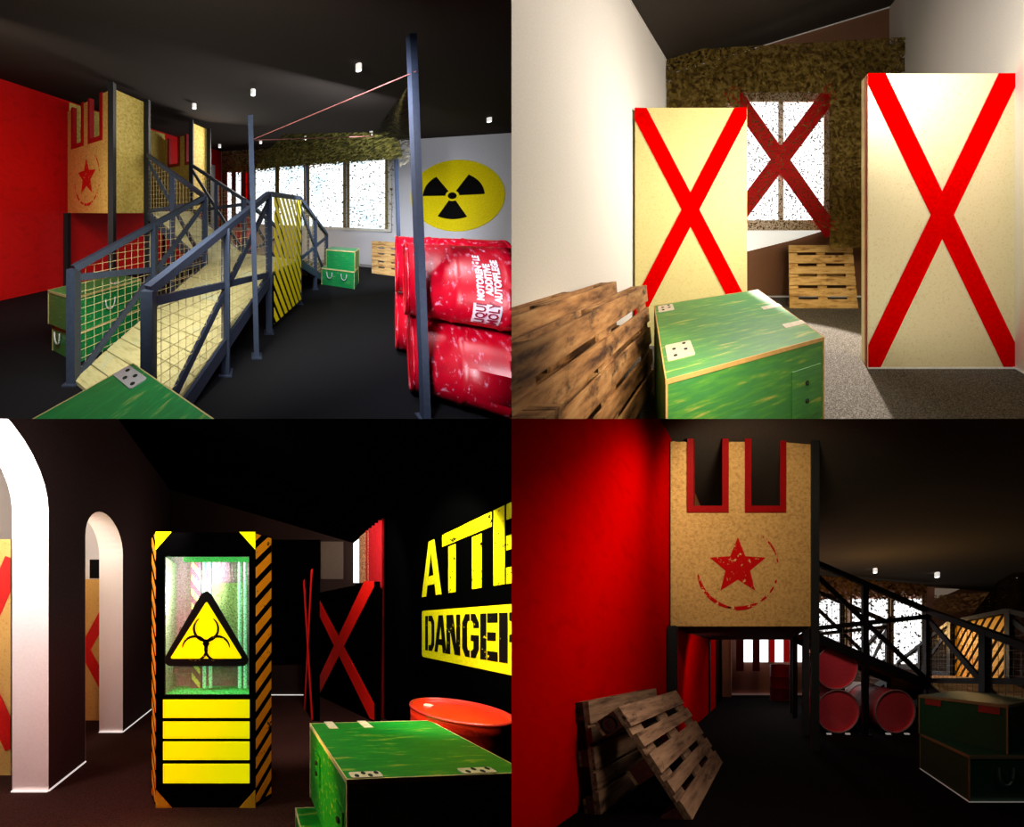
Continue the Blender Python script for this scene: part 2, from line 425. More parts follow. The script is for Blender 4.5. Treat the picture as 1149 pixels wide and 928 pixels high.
def barrel(room, name, label, O, axis, R, L, mat, up=(0, 0, 1), group=None, rimmat=None, n=56, bung=True):
    ax = Vector(axis).normalized(); u = Vector(up); x = u.cross(ax)
    if x.length < .1: x = Vector((1, 0, 0))
    x.normalize(); y = ax.cross(x)
    M = Matrix(((x.x, y.x, ax.x, O[0]), (x.y, y.y, ax.y, O[1]), (x.z, y.z, ax.z, O[2]), (0, 0, 0, 1)))
    c = M @ Vector((0, 0, L / 2)) if abs(ax.z) < .5 else M @ Vector((0, 0, 0))
    if abs(ax.z) < .5: c.z -= R
    r = thing(room, name, label, 'barrel', c, group)
    prof = [(R * .93, .03), (R * .945, .012), (R * .985, .02)]
    def rib(z): return [(R * .985, z - .03), (R * .995, z - .014), (R * 1.015, z), (R * .995, z + .014), (R * .985, z + .03)]
    prof += [(R * .985, L * .1)] + [(R * .975, L * .12), (R * .985, L * .14)] + rib(L * .345) + rib(L * .655) + [(R * .985, L * .86), (R * .975, L * .88), (R * .985, L * .9), (R * .985, L - .02), (R * .945, L - .008), (R * .93, L - .034)]
    mb = MB(); mb.lathe(prof, M, n, (0, 0, 0)); mb.build('body', mat, room, r, smooth=True)
    for z in (0, L):
        s_ = 1 if z else -1; mb = MB(); P = []
        zz = L - .012 if z else .012
        mb.lathe([(R * .95, zz - s_ * .012), (R * 1.0, zz - s_ * .012), (R * 1.012, zz), (R * 1.0, zz + s_ * .012), (R * .955, zz + s_ * .012), (R * .945, zz), (R * .935, zz - s_ * .02)], M, n, None, False)
        mb.build('rim', rimmat or mat, room, r, smooth=True)
    if bung:
        mb = MB(); mb.lathe([(.035, -.001), (.035, .012), (.02, .016)], M @ Matrix.Translation((-R * .35, R * .55, L - .034)), 16); mb.build('bung_cap', M_plate_w, room, r)
    return r, M

def wire_mesh(room, root, A, B, za, zb, H, mat, sp=.075, th=.0035, off=0.0):
    A = Vector(A).to_3d(); B = Vector(B).to_3d(); L = (B - A).length; d = (B - A) / L
    mb = MB(); n = int(L / sp)
    def P(t, z): q = A + d * t; return (q.x, q.y, z)
    for i in range(n + 1):
        t = i * sp + .02
        if t > L: break
        zz = za + (zb - za) * t / L; mb.beam(P(t, zz), P(t, zz + H), th, th)
    z = min(za, zb) + .03; zmax = max(za, zb) + H
    while z < zmax:
        if abs(zb - za) < .01: t0, t1 = 0, L
        else:
            ts = sorted([(z - za) / (zb - za) * L, (z - H - za) / (zb - za) * L]); t0, t1 = max(0, ts[0]), min(L, ts[1])
        if t1 - t0 > .03: mb.beam(P(t0, z), P(t1, z), th, th)
        z += sp
    return mb.build('wire_mesh', mat, room, root)

def railing(room, root, A, B, za, zb, H, mats, posts=(0, .5, 1), foot=True, mesh=True, brace=1, pw=.075, postz=None, bw=.06, skip_posts=()):
    """posts down to the floor, sloping hand rail, crossing braces, wire mesh infill"""
    A = Vector(A).to_3d(); B = Vector(B).to_3d(); ms, mw = mats
    P = lambda t, z: tuple((A + (B - A) * t).xy) + (z,)
    zd = lambda t: za + (zb - za) * t
    for t in posts:
        if t in skip_posts: continue
        mb = MB(); mb.beam(P(t, 0 if foot else zd(t)), P(t, zd(t) + H), pw, pw); po = mb.build('post', ms, room, root)
        if foot and po is not None:
            x, y, _ = P(t, 0); mb = MB(); mb.box((x - .06, y - .06, 0), (x + .06, y + .06, .012)); mb.build('foot_plate', ms, room, po)
    mb = MB(); mb.beam(P(0, za + H), P(1, zb + H), pw * .9, pw * .8); mb.build('hand_rail', ms, room, root)
    hi, lo = (1, 0) if zb > za else (0, 1)
    if brace:
        mb = MB(); mb.beam(P(lo, zd(lo) + H - .08), P(hi, zd(hi) + .0), bw * .5, bw); mb.build('brace', ms, room, root)
        mb = MB(); mb.beam(P(lo, zd(lo) + .0), P(hi, zd(hi) + H - .1), bw * .5, bw); mb.build('brace', ms, room, root)
    mb = MB(); mb.beam(P(0, za - .06), P(1, zb - .06), .06, .12); mb.build('stringer', ms, room, root)
    if mesh: wire_mesh(room, root, A, B, za, zb, H, mw)

def ramp_deck(room, root, A, B, A2, B2, za, zb, mat, pitch=.145):
    """planks laid across between line A-B and line A2-B2"""
    A, B, A2, B2 = [Vector(v).to_3d() for v in (A, B, A2, B2)]
    L = (B - A).length; n = max(1, int(round(L / pitch))); mb = MB()
    for i in range(n):
        t0, t1 = i / n, (i + .93) / n
        z0, z1 = za + (zb - za) * t0, za + (zb - za) * t1
        a, b, c, d = A.lerp(B, t0), A.lerp(B, t1), A2.lerp(B2, t1), A2.lerp(B2, t0)
        v = [(a.x, a.y, z0), (b.x, b.y, z1), (c.x, c.y, z1), (d.x, d.y, z0)]
        v += [(p[0], p[1], p[2] - .03) for p in v]
        lw = (A2 - A).length; pl = L / n
        o = Vector([random.uniform(0, 20) for _ in range(3)])
        lo = [(0, 0, 0), (0, pl, 0), (lw, pl, 0), (lw, 0, 0)] * 2
        vs = []
        for q, l_ in zip(v, lo):
            bv = mb.bm.verts.new(q); bv[mb.l] = Vector(l_) + o; vs.append(bv)
        for f in ((0, 1, 2, 3), (7, 6, 5, 4), (0, 4, 5, 1), (1, 5, 6, 2), (2, 6, 7, 3), (3, 7, 4, 0)): mb.bm.faces.new([vs[k] for k in f])
    return mb.build('deck', mat, room, root)

def star_pts(cx, cy, R, r=None, n=5, rot=math.pi / 2):
    r = r or R * .42; P = []
    for i in range(2 * n):
        a = rot + math.pi * i / n; q = R if i % 2 == 0 else r; P.append((cx + q * math.cos(a), cy + q * math.sin(a)))
    return P
def arc_band(cx, cy, R, wv, a0, a1, n=20):
    a0, a1 = math.radians(a0), math.radians(a1); P = []
    for i in range(n + 1): a = a0 + (a1 - a0) * i / n; k = math.sin(math.pi * i / n) ** .4; P.append((cx + (R + wv * k / 2) * math.cos(a), cy + (R + wv * k / 2) * math.sin(a)))
    for i in range(n, -1, -1): a = a0 + (a1 - a0) * i / n; k = math.sin(math.pi * i / n) ** .4; P.append((cx + (R - wv * k / 2 - .001) * math.cos(a), cy + (R - wv * k / 2 - .001) * math.sin(a)))
    return P

def tower_set(room, O, p, d, W, D, zf, zt, v0, v1, len2, len1, len3, zl, H, mats, tags, wallz, redwall_post=True, wire=True, railbase=None):
    """lookout tower with ramps: p runs right along the front, d runs away"""
    ms, mo, mdk, mw, mr = mats
    O = Vector(O).to_3d(); p = Vector(p).to_3d().normalized(); d = Vector(d).to_3d().normalized()
    def Q(u, v, z=0): q = O + p * u + d * v; return Vector((q.x, q.y, z))
    t = thing(room, 'lookout_tower', tags[0], 'tower', Q(W / 2, D / 2))
    Mf = frame(Q(0, 0, 0), p, (0, 0, 1))      # x along p, y up, z = p x up  (towards viewer)
    # front panel with two slots
    s1 = (.121 * W, .414 * W); s2 = (.529 * W, .822 * W); zb = zt - .386 * (zt - zf)
    th = .03
    poly = [(0, zf), (W, zf), (W, zt), (s2[1], zt), (s2[1], zb), (s2[0], zb), (s2[0], zt), (s1[1], zt), (s1[1], zb), (s1[0], zb), (s1[0], zt), (0, zt)]
    def panel(Mx, name, label=None):
        mb = MB()
        rects = [((0, zf), (W, zb)), ((0, zb), (s1[0], zt)), ((s1[1], zb), (s2[0], zt)), ((s2[1], zb), (W, zt))]
        for a, b in rects: mb.box((a[0], a[1], -th / 2), (b[0], b[1], th / 2), Mx, (0, 0, 0))
        o = mb.build(name, mo, room, t)
        for s_ in (s1, s2):
            mb = MB(); e = .045 * W
            for a, b in (((s_[0], zb), (s_[0] + e, zt + .02)), ((s_[1] - e, zb), (s_[1], zt + .02)), ((s_[0] + e, zb), (s_[1] - e, zb + e))):
                mb.box((a[0], a[1], -th / 2 - .02), (b[0], b[1], th / 2 + .02), Mx)
            mb.build('slot_trim', mr, room, o)
        return o
    fp = panel(Mf, 'front_panel')
    zc = zf + .315 * (zt - zf); cx = .478 * W; k = W / 157
    sgn = 1 if Mf.to_3x3() @ Vector((0, 0, 1)) @ Vector((0, -1, 0)) > 0 else -1
    face = sgn * (th / 2 + .003)
    mb = MB(); mb.prism(star_pts(cx, zc + .015, 33 * k, 14.5 * k), face, face + sgn * .002, Mf, (0, 0, 0)); mb.build('star_emblem', M_star, room, fp)
    for a0, a1, wd in ((188, 262, 4), (255, 300, 4.5), (305, 318, 2.5), (322, 333, 2), (18, 52, 2), (8, 14, 1.5), (338, 343, 2)):
        mb = MB(); mb.prism(arc_band(cx, zc + .0, 45 * k, wd * k, a0, a1), face, face + sgn * .002, Mf); mb.build('ring_arc', M_starring, room, fp)
    # side panels at u=W
    for (a, b) in ((0, v0), (v1, D)):
        mb = MB(); mb.box((a, zf, -th / 2), (b, zt, th / 2), frame(Q(W, 0, 0), d, (0, 0, 1)), (a, 0, 3)); mb.build('side_panel', mo, room, t)
    mb = MB(); mb.box((0, zf, -th / 2), (D, wallz, th / 2), frame(Q(0.03, 0, 0), d, (0, 0, 1)), (5, 0, 0)); mb.build('wall_panel', mo, room, t)
    panel(frame(Q(0, D, 0), p, (0, 0, 1)), 'rear_panel')
    mb = MB(); mb.add([Q(0, 0, zf), Q(W, 0, zf), Q(W, D, zf), Q(0, D, zf), Q(0, 0, zf + .05), Q(W, 0, zf + .05), Q(W, D, zf + .05), Q(0, D, zf + .05)],
           [(3, 2, 1, 0), (4, 5, 6, 7), (0, 1, 5, 4), (1, 2, 6, 5), (2, 3, 7, 6), (3, 0, 4, 7)]); mb.build('platform', M_underside, room, t)
    for (u, v, zz) in ((0.03, 0, zf), (W, 0, zt + .07), (W, v0, zt + .05), (W, v1, zt + .05), (W, D, zt + .02), (0.03, D, zf)):
        q = Q(u, v); e = .035 if u == W else 0
        q2 = q - d * (.035 if v == 0 else 0) + p * e
        mb = MB(); mb.beam((q2.x, q2.y, 0), (q2.x, q2.y, zz), .085, .085); mb.build('post', M_towerpost, room, t)
    # ramp 2: tower to landing
    r2 = thing(room, 'play_ramp', tags[1], 'ramp', Q(W + len2 / 2, (v0 + v1) / 2))
    R = W + .06
    ramp_deck(room, r2, Q(R, v0), Q(W + len2, v0), Q(R, v1), Q(W + len2, v1), zf + .03, zl, mdk)
    railing(room, r2, Q(R, v0), Q(W + len2, v0), zf + .03, zl, H, (ms, mw), posts=(.48,), mesh=wire)
    railing(room, r2, Q(R, v1), Q(W + len2, v1), zf + .03, zl, H, (ms, mw), posts=(.5, 1), mesh=wire)
    # landing
    a, b = W + len2, W + len2 + 1.09
    ld = thing(room, 'ramp_landing', tags[2], 'landing', Q((a + b) / 2, (v0 + v1) / 2))
    ramp_deck(room, ld, Q(a, v0), Q(a, v1), Q(b, v0), Q(b, v1), zl, zl, mdk)
    for (u, v) in ((a, v0), (b, v0), (b, v1)):
        q = Q(u, v); mb = MB(); mb.beam((q.x, q.y, 0), (q.x, q.y, zl + H), .075, .075); po = mb.build('post', ms, room, ld)
        mb = MB(); mb.box((q.x - .06, q.y - .06, 0), (q.x + .06, q.y + .06, .012)); mb.build('foot_plate', ms, room, po)
    mb = MB(); mb.beam(Q(b, v0, zl + H), Q(b, v1, zl + H), .07, .06); mb.build('hand_rail', ms, room, ld)
    mb = MB(); mb.beam(Q(a, v0, zl - .07), Q(b, v0, zl - .07), .05, .1); mb.beam(Q(b, v0, zl - .07), Q(b, v1, zl - .07), .05, .1); mb.build('frame', ms, room, ld)
    # striped slat panel
    lw = v1 - v0; Ms = frame(Q(b + .05, v0, 0), d, (0, 0, 1)); zz = .1; per = .2
    for i in range(-4, 20):
        y0 = i * per
        pl = [(-.1, y0 + .115), (lw + .1, y0 + .115 - (lw + .2) * 1.4), (lw + .1, y0 - (lw + .2) * 1.4), (-.1, y0)]
        pl = clip_poly(pl, .05, lw - .05, zz + .0, zl + H - .04)
        if len(pl) > 2:
            mb = MB(); mb.prism(pl, -.004, .004, Ms); mb.build('slat', M_slat, room, ld)
    # ramp 1 towards the viewer
    r1 = thing(room, 'play_ramp', tags[3], 'ramp', Q((a + b) / 2, v0 - len1 / 2))
    ramp_deck(room, r1, Q(a, v0 - len1), Q(a, v0), Q(b, v0 - len1), Q(b, v0), .03, zl, mdk)
    railing(room, r1, Q(a, v0 - len1), Q(a, v0), 0.0, zl, H, (ms, mw), posts=(0, .48), mesh=wire)
    railing(room, r1, Q(b, v0 - len1), Q(b, v0), 0.0, zl, H, (ms, mw), posts=(0, .48), mesh=wire)
    # ramp 3 away from the viewer
    r3 = thing(room, 'play_ramp', tags[4], 'ramp', Q((a + b) / 2, v1 + len3 / 2))
    ramp_deck(room, r3, Q(a, v1), Q(a, v1 + len3), Q(b, v1), Q(b, v1 + len3), zl, .03, mdk)
    railing(room, r3, Q(b, v1), Q(b, v1 + len3), zl, 0.0, H, (ms, mw), posts=(.5, 1), mesh=wire)
    railing(room, r3, Q(a, v1), Q(a, v1 + len3), zl, 0.0, H, (ms, mw), posts=(.5, 1), mesh=wire)
    return Q

M_star = None; M_starring = None; M_towerpost = plain('shaded tower post', (40, 42, 44), .7, spec=.1)  # tower posts are darker than the rails, shadow put into their colour
def star_material(name, paint, under, thr):
    return grunge(name, paint, under, 14, thr, rough=.8)
M_underside = plain('dark red underside', (72, 14, 12), .8)
M_slat = plain('glowing yellow slat paint', (250, 232, 10), .5, emit=.08)  # slats glow slightly to look more brightly lit

def ceiling_spot(room, p, label, s=.05, h=.07):
    t = thing(room, 'ceiling_spotlight', label, 'spotlight', (p[0], p[1], p[2] - h), 'small white ceiling spotlights')
    mb = MB(); mb.lathe([(s * .5, 0), (s * .5, h)], Matrix.Translation((p[0], p[1], p[2] - h)), 14); mb.build('housing', M_lamphouse, room, t)
    mb = MB(); mb.lathe([(s * .42, -.004), (s * .42, 0)], Matrix.Translation((p[0], p[1], p[2] - h)), 14); mb.build('lens', M_lampw, room, t)
M_lamphouse = plain('white lamp housing', (240, 238, 232), .5, emit=.7)

def wall_poly(room, pts, p0, n, off=0.0):
    """polygon given by sight lines onto the plane p0,n; returns 3D points pulled off the plane"""
    n = Vector(n).normalized(); eye = Vector((0, 0, room.h))
    if (eye - Vector(p0)).dot(n) < 0: n = -n
    P0 = Vector(p0) + n * off
    return [room.hit(x, y, P0, n) for x, y in pts]
def slab(pts, n, th):
    n = Vector(n).normalized() * th; k = len(pts); v = [tuple(p) for p in pts] + [tuple(Vector(p) + n) for p in pts]
    f = [tuple(range(k)), tuple(range(2 * k - 1, k - 1, -1))] + [(i, (i + 1) % k, k + (i + 1) % k, k + i) for i in range(k)]
    return v, f
def net_sheet(room, name, corners, nu, nv, mat, label, sag=.06, holes=None):
    """cloth between four corners (bl, br, tr, tl), gently billowed"""
    bl, br, tr_, tl = [Vector(c) for c in corners]; mb = MB(); vs = []
    n = (br - bl).cross(tl - bl).normalized()
    for j in range(nv + 1):
        row = []
        for i in range(nu + 1):
            u, v = i / nu, j / nv
            q = bl.lerp(br, u).lerp(tl.lerp(tr_, u), v) + n * (sag * math.sin(u * 9 + v * 4) * math.sin(math.pi * min(1, v * 1.0)) * .5)
            b = mb.bm.verts.new(q); b[mb.l] = Vector((q.x * 1.0 + q.y * .6, (q.y * .3), q.z)); row.append(b)
        vs.append(row)
    for j in range(nv):
        for i in range(nu): mb.bm.faces.new((vs[j][i], vs[j][i + 1], vs[j + 1][i + 1], vs[j + 1][i]))
    return mb.build(name, mat, room, label=label, cat='camouflage net', smooth=True)
#ROOMS
# ================================================================ room A: hall with ramps (upper left)
R = TL
def plane_z(a, b, c):
    n = (Vector(b) - Vector(a)).cross(Vector(c) - Vector(a)); return lambda x, y: a[2] - (n.x * (x - a[0]) + n.y * (y - a[1])) / n.z
cA, cC, cD = (-4.305, 4.125, 3.74), (-1.309, 9.23, 3.765), (5.44, 5.195, 3.17)
zc = plane_z(cA, cC, cD)
mb = MB(); mb.box((-9, .5, -.05), (7, 10.5, 0)); mb.build('floor', M_floorTL, R, kind='structure')
def ceil_sheet(R, name, zf_, x0, x1, y0, y1, mat):
    v = [(x0, y0), (x1, y0), (x1, y1), (x0, y1)]; mb = MB()
    mb.add([(x, y, zf_(x, y)) for x, y in v] + [(x, y, zf_(x, y) + .05) for x, y in v], [(3, 2, 1, 0), (4, 5, 6, 7), (0, 1, 5, 4), (1, 2, 6, 5), (2, 3, 7, 6), (3, 0, 4, 7)])
    return mb.build(name, mat, R, kind='structure')
ceil_sheet(R, 'ceiling', zc, -9, 7, .5, 10.2, M_ceilTL)
def wall(R, name, p, q, zb, ztp, ztq, mat, th=.08, back=1, ext=None):
    p = Vector(p).to_3d(); q = Vector(q).to_3d(); d = (q - p).normalized(); n = Vector((-d.y, d.x, 0)) * th * back; L = (q - p).length
    v = [(p.x, p.y, zb), (q.x, q.y, zb), (q.x, q.y, ztq), (p.x, p.y, ztp)]
    v += [(a[0] + n.x, a[1] + n.y, a[2]) for a in v]
    lc = [(0, 0, zb), (L, 0, zb), (L, 0, ztq), (0, 0, ztp)] * 2
    mb = MB(); vs = []
    for a, l_ in zip(v, lc): b = mb.bm.verts.new(a); b[mb.l] = Vector(l_); vs.append(b)
    for f in ((0, 1, 2, 3), (7, 6, 5, 4), (0, 4, 5, 1), (1, 5, 6, 2), (2, 6, 7, 3), (3, 7, 4, 0)): mb.bm.faces.new([vs[k] for k in f])
    return mb.build(name, mat, R, kind='structure')
lw0 = Vector((-5.2, 2.6, 0)); cor = Vector((-1.309, 9.23, 0))
wall(R, 'wall_left', lw0, cor, 0, zc(lw0.x, lw0.y), zc(cor.x, cor.y), M_red_wall)
bw1 = Vector((5.44, 5.195, 0)) + Vector((6.75, -4.035, 0)) * .15
wall(R, 'wall_back', cor, bw1, 0, zc(cor.x, cor.y), zc(bw1.x, bw1.y), M_wallgrey)
nB = Vector((4.035, 6.75, 0)).normalized() * -1     # faces viewer
nL = Vector((6.63, -3.89, 0)).normalized()
def on_back(px, py, off=.0): return wall_poly(TL, [(px, py)], cor, nB, off)[0]
# baseboard
a = on_back(252, 282, .02); b = on_back(574, 316, .02)
mb = MB(); mb.beam((a.x, a.y, .035), (b.x, b.y, .035), .02, .07); mb.build('baseboard_back', plain('grey skirting', (150, 150, 150)), R, kind='structure')
# windows in the back wall
wins = [(287, 309, 189, 187.6, 251.5, 252.2), (313.5, 341, 187.2, 185, 252.4, 253.6), (347.5, 385, 183.5, 180.8, 254, 255.6), (392.5, 432, 180.2, 177.4, 256, 257.6)]
for i, (x0, x1, t0, t1, b0, b1) in enumerate(wins):
    w_ = thing(R, 'window_%d' % (i + 1), 'tall bright pane in the long window bank behind the netting', 'window', on_back((x0 + x1) / 2, b1)); w_['kind'] = 'structure'
    P = wall_poly(R, [(x0, t0), (x1, t1), (x1, b1), (x0, b0)], cor, nB, .03)
    v, f = slab(P, nB, .01); mb = MB(); mb.add(v, f); mb.build('pane', M_sky, R, w_)
    e = 3.0
    for (q, nm) in (([(x0 - e, t0 - e), (x0, t0), (x0, b0), (x0 - e, b0 + e)], 'frame'), ([(x1, t1), (x1 + e, t1 - e), (x1 + e, b1 + e), (x1, b1)], 'frame'), ([(x0 - e, t0 - e), (x1 + e, t1 - e), (x1, t1), (x0, t0)], 'frame')):
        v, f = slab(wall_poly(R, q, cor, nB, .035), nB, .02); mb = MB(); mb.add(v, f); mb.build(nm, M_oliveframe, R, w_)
P = wall_poly(R, [(284, 251), (439, 257.5), (439, 260), (284, 254)], cor, nB, .05); v, f = slab(P, nB, .04); mb = MB(); mb.add(v, f); mb.build('trim_1', plain('pale window sill', (225, 225, 215)), R, kind='structure')
P = wall_poly(R, [(436.5, 176), (439, 176), (439, 258), (436.5, 258)], cor, nB, .05); v, f = slab(P, nB, .04); mb = MB(); mb.add(v, f); mb.build('trim_2', plain('pale window sill', (225, 225, 215)), R, kind='structure')
# small window with red surround near the corner
w_ = thing(R, 'window_5', 'narrow bright window in red surround behind hanging red strips', 'window', on_back(262, 250)); w_['kind'] = 'structure'
v, f = slab(wall_poly(R, [(252.5, 188), (284, 186), (284, 256), (252.5, 254)], cor, nB, .03), nB, .01); mb = MB(); mb.add(v, f); mb.build('surround', M_redtape, R, w_)
for x0, x1 in ((255.5, 262.5), (265, 276)):
    v, f = slab(wall_poly(R, [(x0, 193.5), (x1, 193), (x1, 249), (x0, 248)], cor, nB, .05), nB, .01); mb = MB(); mb.add(v, f); mb.build('pane', M_sky, R, w_)
for i, (x0, x1) in enumerate(((249.5, 254.5), (260, 264.8), (270.5, 276), (279.5, 284))):
    P = wall_poly(R, [(x0, 181), (x1, 180.6), (x1, 254), (x0, 253)], cor, nB, .16); v, f = slab(P, nB, .012); mb = MB(); mb.add(v, f)
    mb.build('hanging_strip', plain('dark red strip', (92, 20, 12)), R, label='dark red vertical strip hanging in front of the small corner window', cat='strip curtain', group='red strips at the corner window')
# doorway at end of left wall
P = wall_poly(R, [(231, 184), (241, 185.5), (241, 280), (231, 283)], cor, nL, .02); v, f = slab(P, nL, .02); mb = MB(); mb.add(v, f); mb.build('door_1', plain('pale door frame', (196, 190, 184)), R, kind='structure')
P = wall_poly(R, [(231, 186), (237, 187), (237, 280), (231, 283)], cor, nL, .05); v, f = slab(P, nL, .01); mb = MB(); mb.add(v, f); mb.build('door_2', M_black, R, kind='structure')
# radiation sign painted on the wall
cen = on_back(513, 219.3, .012); hx = (on_back(566.5, 219.3, .012) - on_back(460.5, 219.3, .012)) / 2; cen = (on_back(566.5, 219.3, .012) + on_back(460.5, 219.3, .012)) / 2
hx.z = 0; rz = 40.2 * on_back(513, 219).y / 275
sg = thing(R, 'radiation_sign', 'yellow round radiation trefoil sign on the pale wall above the red barrels', 'sign', (cen.x, cen.y, cen.z - rz))
Ms = Matrix(((hx.x, 0, nB.x, cen.x), (hx.y, 0, nB.y, cen.y), (0, rz, 0, cen.z - .005), (0, 0, 0, 1)))
mb = MB(); mb.prism([(math.cos(2 * math.pi * i / 72), math.sin(2 * math.pi * i / 72)) for i in range(72)], 0, .01, Ms); mb.build('disc', plain('sign yellow', (236, 218, 0), .6), R, sg)
def sector(a0, a1, r0, r1, n=14):
    a0, a1 = math.radians(a0), math.radians(a1)
    return [(r0 * math.cos(a0 + (a1 - a0) * i / n), r0 * math.sin(a0 + (a1 - a0) * i / n)) for i in range(n + 1)] + [(r1 * math.cos(a1 + (a0 - a1) * i / n), r1 * math.sin(a1 + (a0 - a1) * i / n)) for i in range(n + 1)]
for a0 in (2, 122, 241):
    mb = MB(); mb.prism([(x - .04, y) for x, y in sector(a0, a0 + 57, .15, .66)], .01, .016, Ms); mb.build('trefoil_blade', M_black, R, sg)
mb = MB(); mb.prism([(x - .04, y) for x, y in sector(0, 359.9, .0, .095, 24)], .01, .016, Ms); mb.build('trefoil_hub', M_black, R, sg)

M_star = star_material('worn red star paint', (206, 24, 14), (226, 196, 120), .62); M_starring = star_material('worn red ring paint', (206, 24, 14), (226, 196, 120), .56)
pO = Vector((.843, -.54, 0)).normalized(); O = Vector((-2.27, 3.9, 0)) - pO * 1.65
tower_set(R, O, pO, (.498, .867, 0), 1.65, 2.26, 1.475, 3.45, .59, 1.68, 1.45, 1.70, 1.76, .72, 1.0,
    (M_slate, M_osb, M_deck, M_wire, M_darkred),
    ('yellow chipboard lookout tower with red star beside the red wall', 'plank ramp with mesh rails climbing from landing to star tower in the bright hall',
     'raised plank landing with bright yellow slanted slat panel', 'nearest pale plank ramp behind green crate in the bright hall', 'ramp going down behind the bright yellow slats'),
    3.62)
# crates
crate(R, 'wooden_crate', 'green crate filling the bottom edge of the bright hall, in front of the ramp', (-.646, 1.287), Vector((-.207, -.337)) * 1.9, Vector((.469, -.337)) * 1.55, .0, .7, M_green,
      hinges=[(.02, .0, .085, .17)])
uA, uB = (-.44, .235), (.33, .63)
crate(R, 'wooden_crate', 'lower green crate of the stack behind the near ramp rail', (-1.76, 2.42), uA, uB, 0, .30, M_green, handles=[('y0', .1, .2), ('y0', .36, .2)])
crate(R, 'wooden_crate', 'upper green crate of the stack behind the near ramp rail', (-1.78, 2.40), (-.44, .225), (.34, .66), .302, .66, M_green, handles=[('x0', .35, .52)], hinges=[(.06, .45, .1, .07)])
c0 = R.fl(361, 319); c1 = R.fl(397.5, 324.5)
e1 = c1 - c0; e2 = Vector((.25, .40, 0))
crate(R, 'wooden_crate', 'lower green crate of the far stack near the bright windows', c0, e1, e2, 0, .34, M_green, handles=[('y0', .16, .24), ('y0', .44, .24)])
crate(R, 'wooden_crate', 'upper green crate of the far stack near the bright windows', c0 + Vector((.10, .02, 0)), e1 * .88, e2, .342, .72, M_green)
# far pallet
o = R.fl(417, 306.5); x_ = R.fl(455, 311.5) - o
pallet(R, 'wooden_pallet', 'small timber pallet leaning on pale wall beside the red barrels', o, x_, (.10, .22, .80), x_.length, .80, M_pallet_l, group=None, T=.1, flip=1)
# barrels
ax = Vector((.86, -.47, 0)).normalized(); rr = .305
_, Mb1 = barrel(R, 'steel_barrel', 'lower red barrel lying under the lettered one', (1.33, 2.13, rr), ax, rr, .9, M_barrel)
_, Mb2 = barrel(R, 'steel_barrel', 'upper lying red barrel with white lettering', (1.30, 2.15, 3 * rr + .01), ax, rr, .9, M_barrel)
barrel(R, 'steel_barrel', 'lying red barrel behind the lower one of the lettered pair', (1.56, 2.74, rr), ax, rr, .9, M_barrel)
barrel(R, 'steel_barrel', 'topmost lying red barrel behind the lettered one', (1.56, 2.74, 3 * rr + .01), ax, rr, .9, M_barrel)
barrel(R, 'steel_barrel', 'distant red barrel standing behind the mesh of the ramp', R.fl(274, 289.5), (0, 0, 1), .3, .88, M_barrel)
# lettering on the upper barrel: runs round the drum
lb = [o_ for o_ in COL.objects if o_.get('label') == 'upper lying red barrel with white lettering'][0]
def wrap(MBar, Rr, verts, s0, a0, flip=1):
    """text x runs round the drum, text y along it"""
    out = []
    for x, y, z in verts:
        a = a0 + x / Rr; out.append(tuple(MBar @ Vector((Rr * math.cos(a) * 1.0, Rr * math.sin(a), s0 - y))))
    return out
# angle on the drum: find direction pointing to viewer
def ang(MBar, wv):
    l = MBar.to_3x3().inverted() @ Vector(wv); return math.atan2(l.y, l.x)
a_view = ang(Mb2, (-.47, -.86, .12)); dirn = 1 if ang(Mb2, (-.47, -.86, .3)) > a_view else -1
def drum_text(body, size, s, z_ang, mat, bold, name, rad=rr * .985 + .007):
    v, f = text_geo(body, size, bold)
    v = [(x * dirn, y, z) for x, y, z in v]
    mb = MB(); mb.add(wrap(Mb2, rad, v, s, a_view + z_ang * dirn), f); return mb.build(name, mat, TL, lb)
def drum_patch(s0, s1, a0, a1, mat, rad, name):
    mb = MB(); n = 48; vs = []
    for i in range(n + 1):
        a = a_view + (a0 + (a1 - a0) * i / n) * dirn
        for s_ in (s0, s1): vs.append(tuple(Mb2 @ Vector((rad * math.cos(a), rad * math.sin(a), s_))))
    mb.add(vs, [(2 * i, 2 * i + 1, 2 * i + 3, 2 * i + 2) for i in range(n)]); return mb.build(name, mat, TL, lb)
M_lett = plain('white lettering', (238, 232, 240), .5); M_lett_r = plain('crimson lettering', (150, 10, 50), .5)
drum_text('MOTORENÖLE', .049, .452, -.22, M_lett, .003, 'lettering')
drum_text('ADDITIVE', .049, .497, -.08, M_lett, .003, 'lettering')
drum_text('AUTOPFLEGE', .049, .542, -.22, M_lett, .003, 'lettering')
drum_patch(.400, .548, -.92, -.30, M_lett, rr * .985 + .0045, 'label_plate')
drum_text('LIQUI', .074, .465, -.88, M_lett_r, .002, 'lettering', rr * .985 + .009)
drum_text('MOLY', .074, .534, -.88, M_lett_r, .002, 'lettering', rr * .985 + .009)
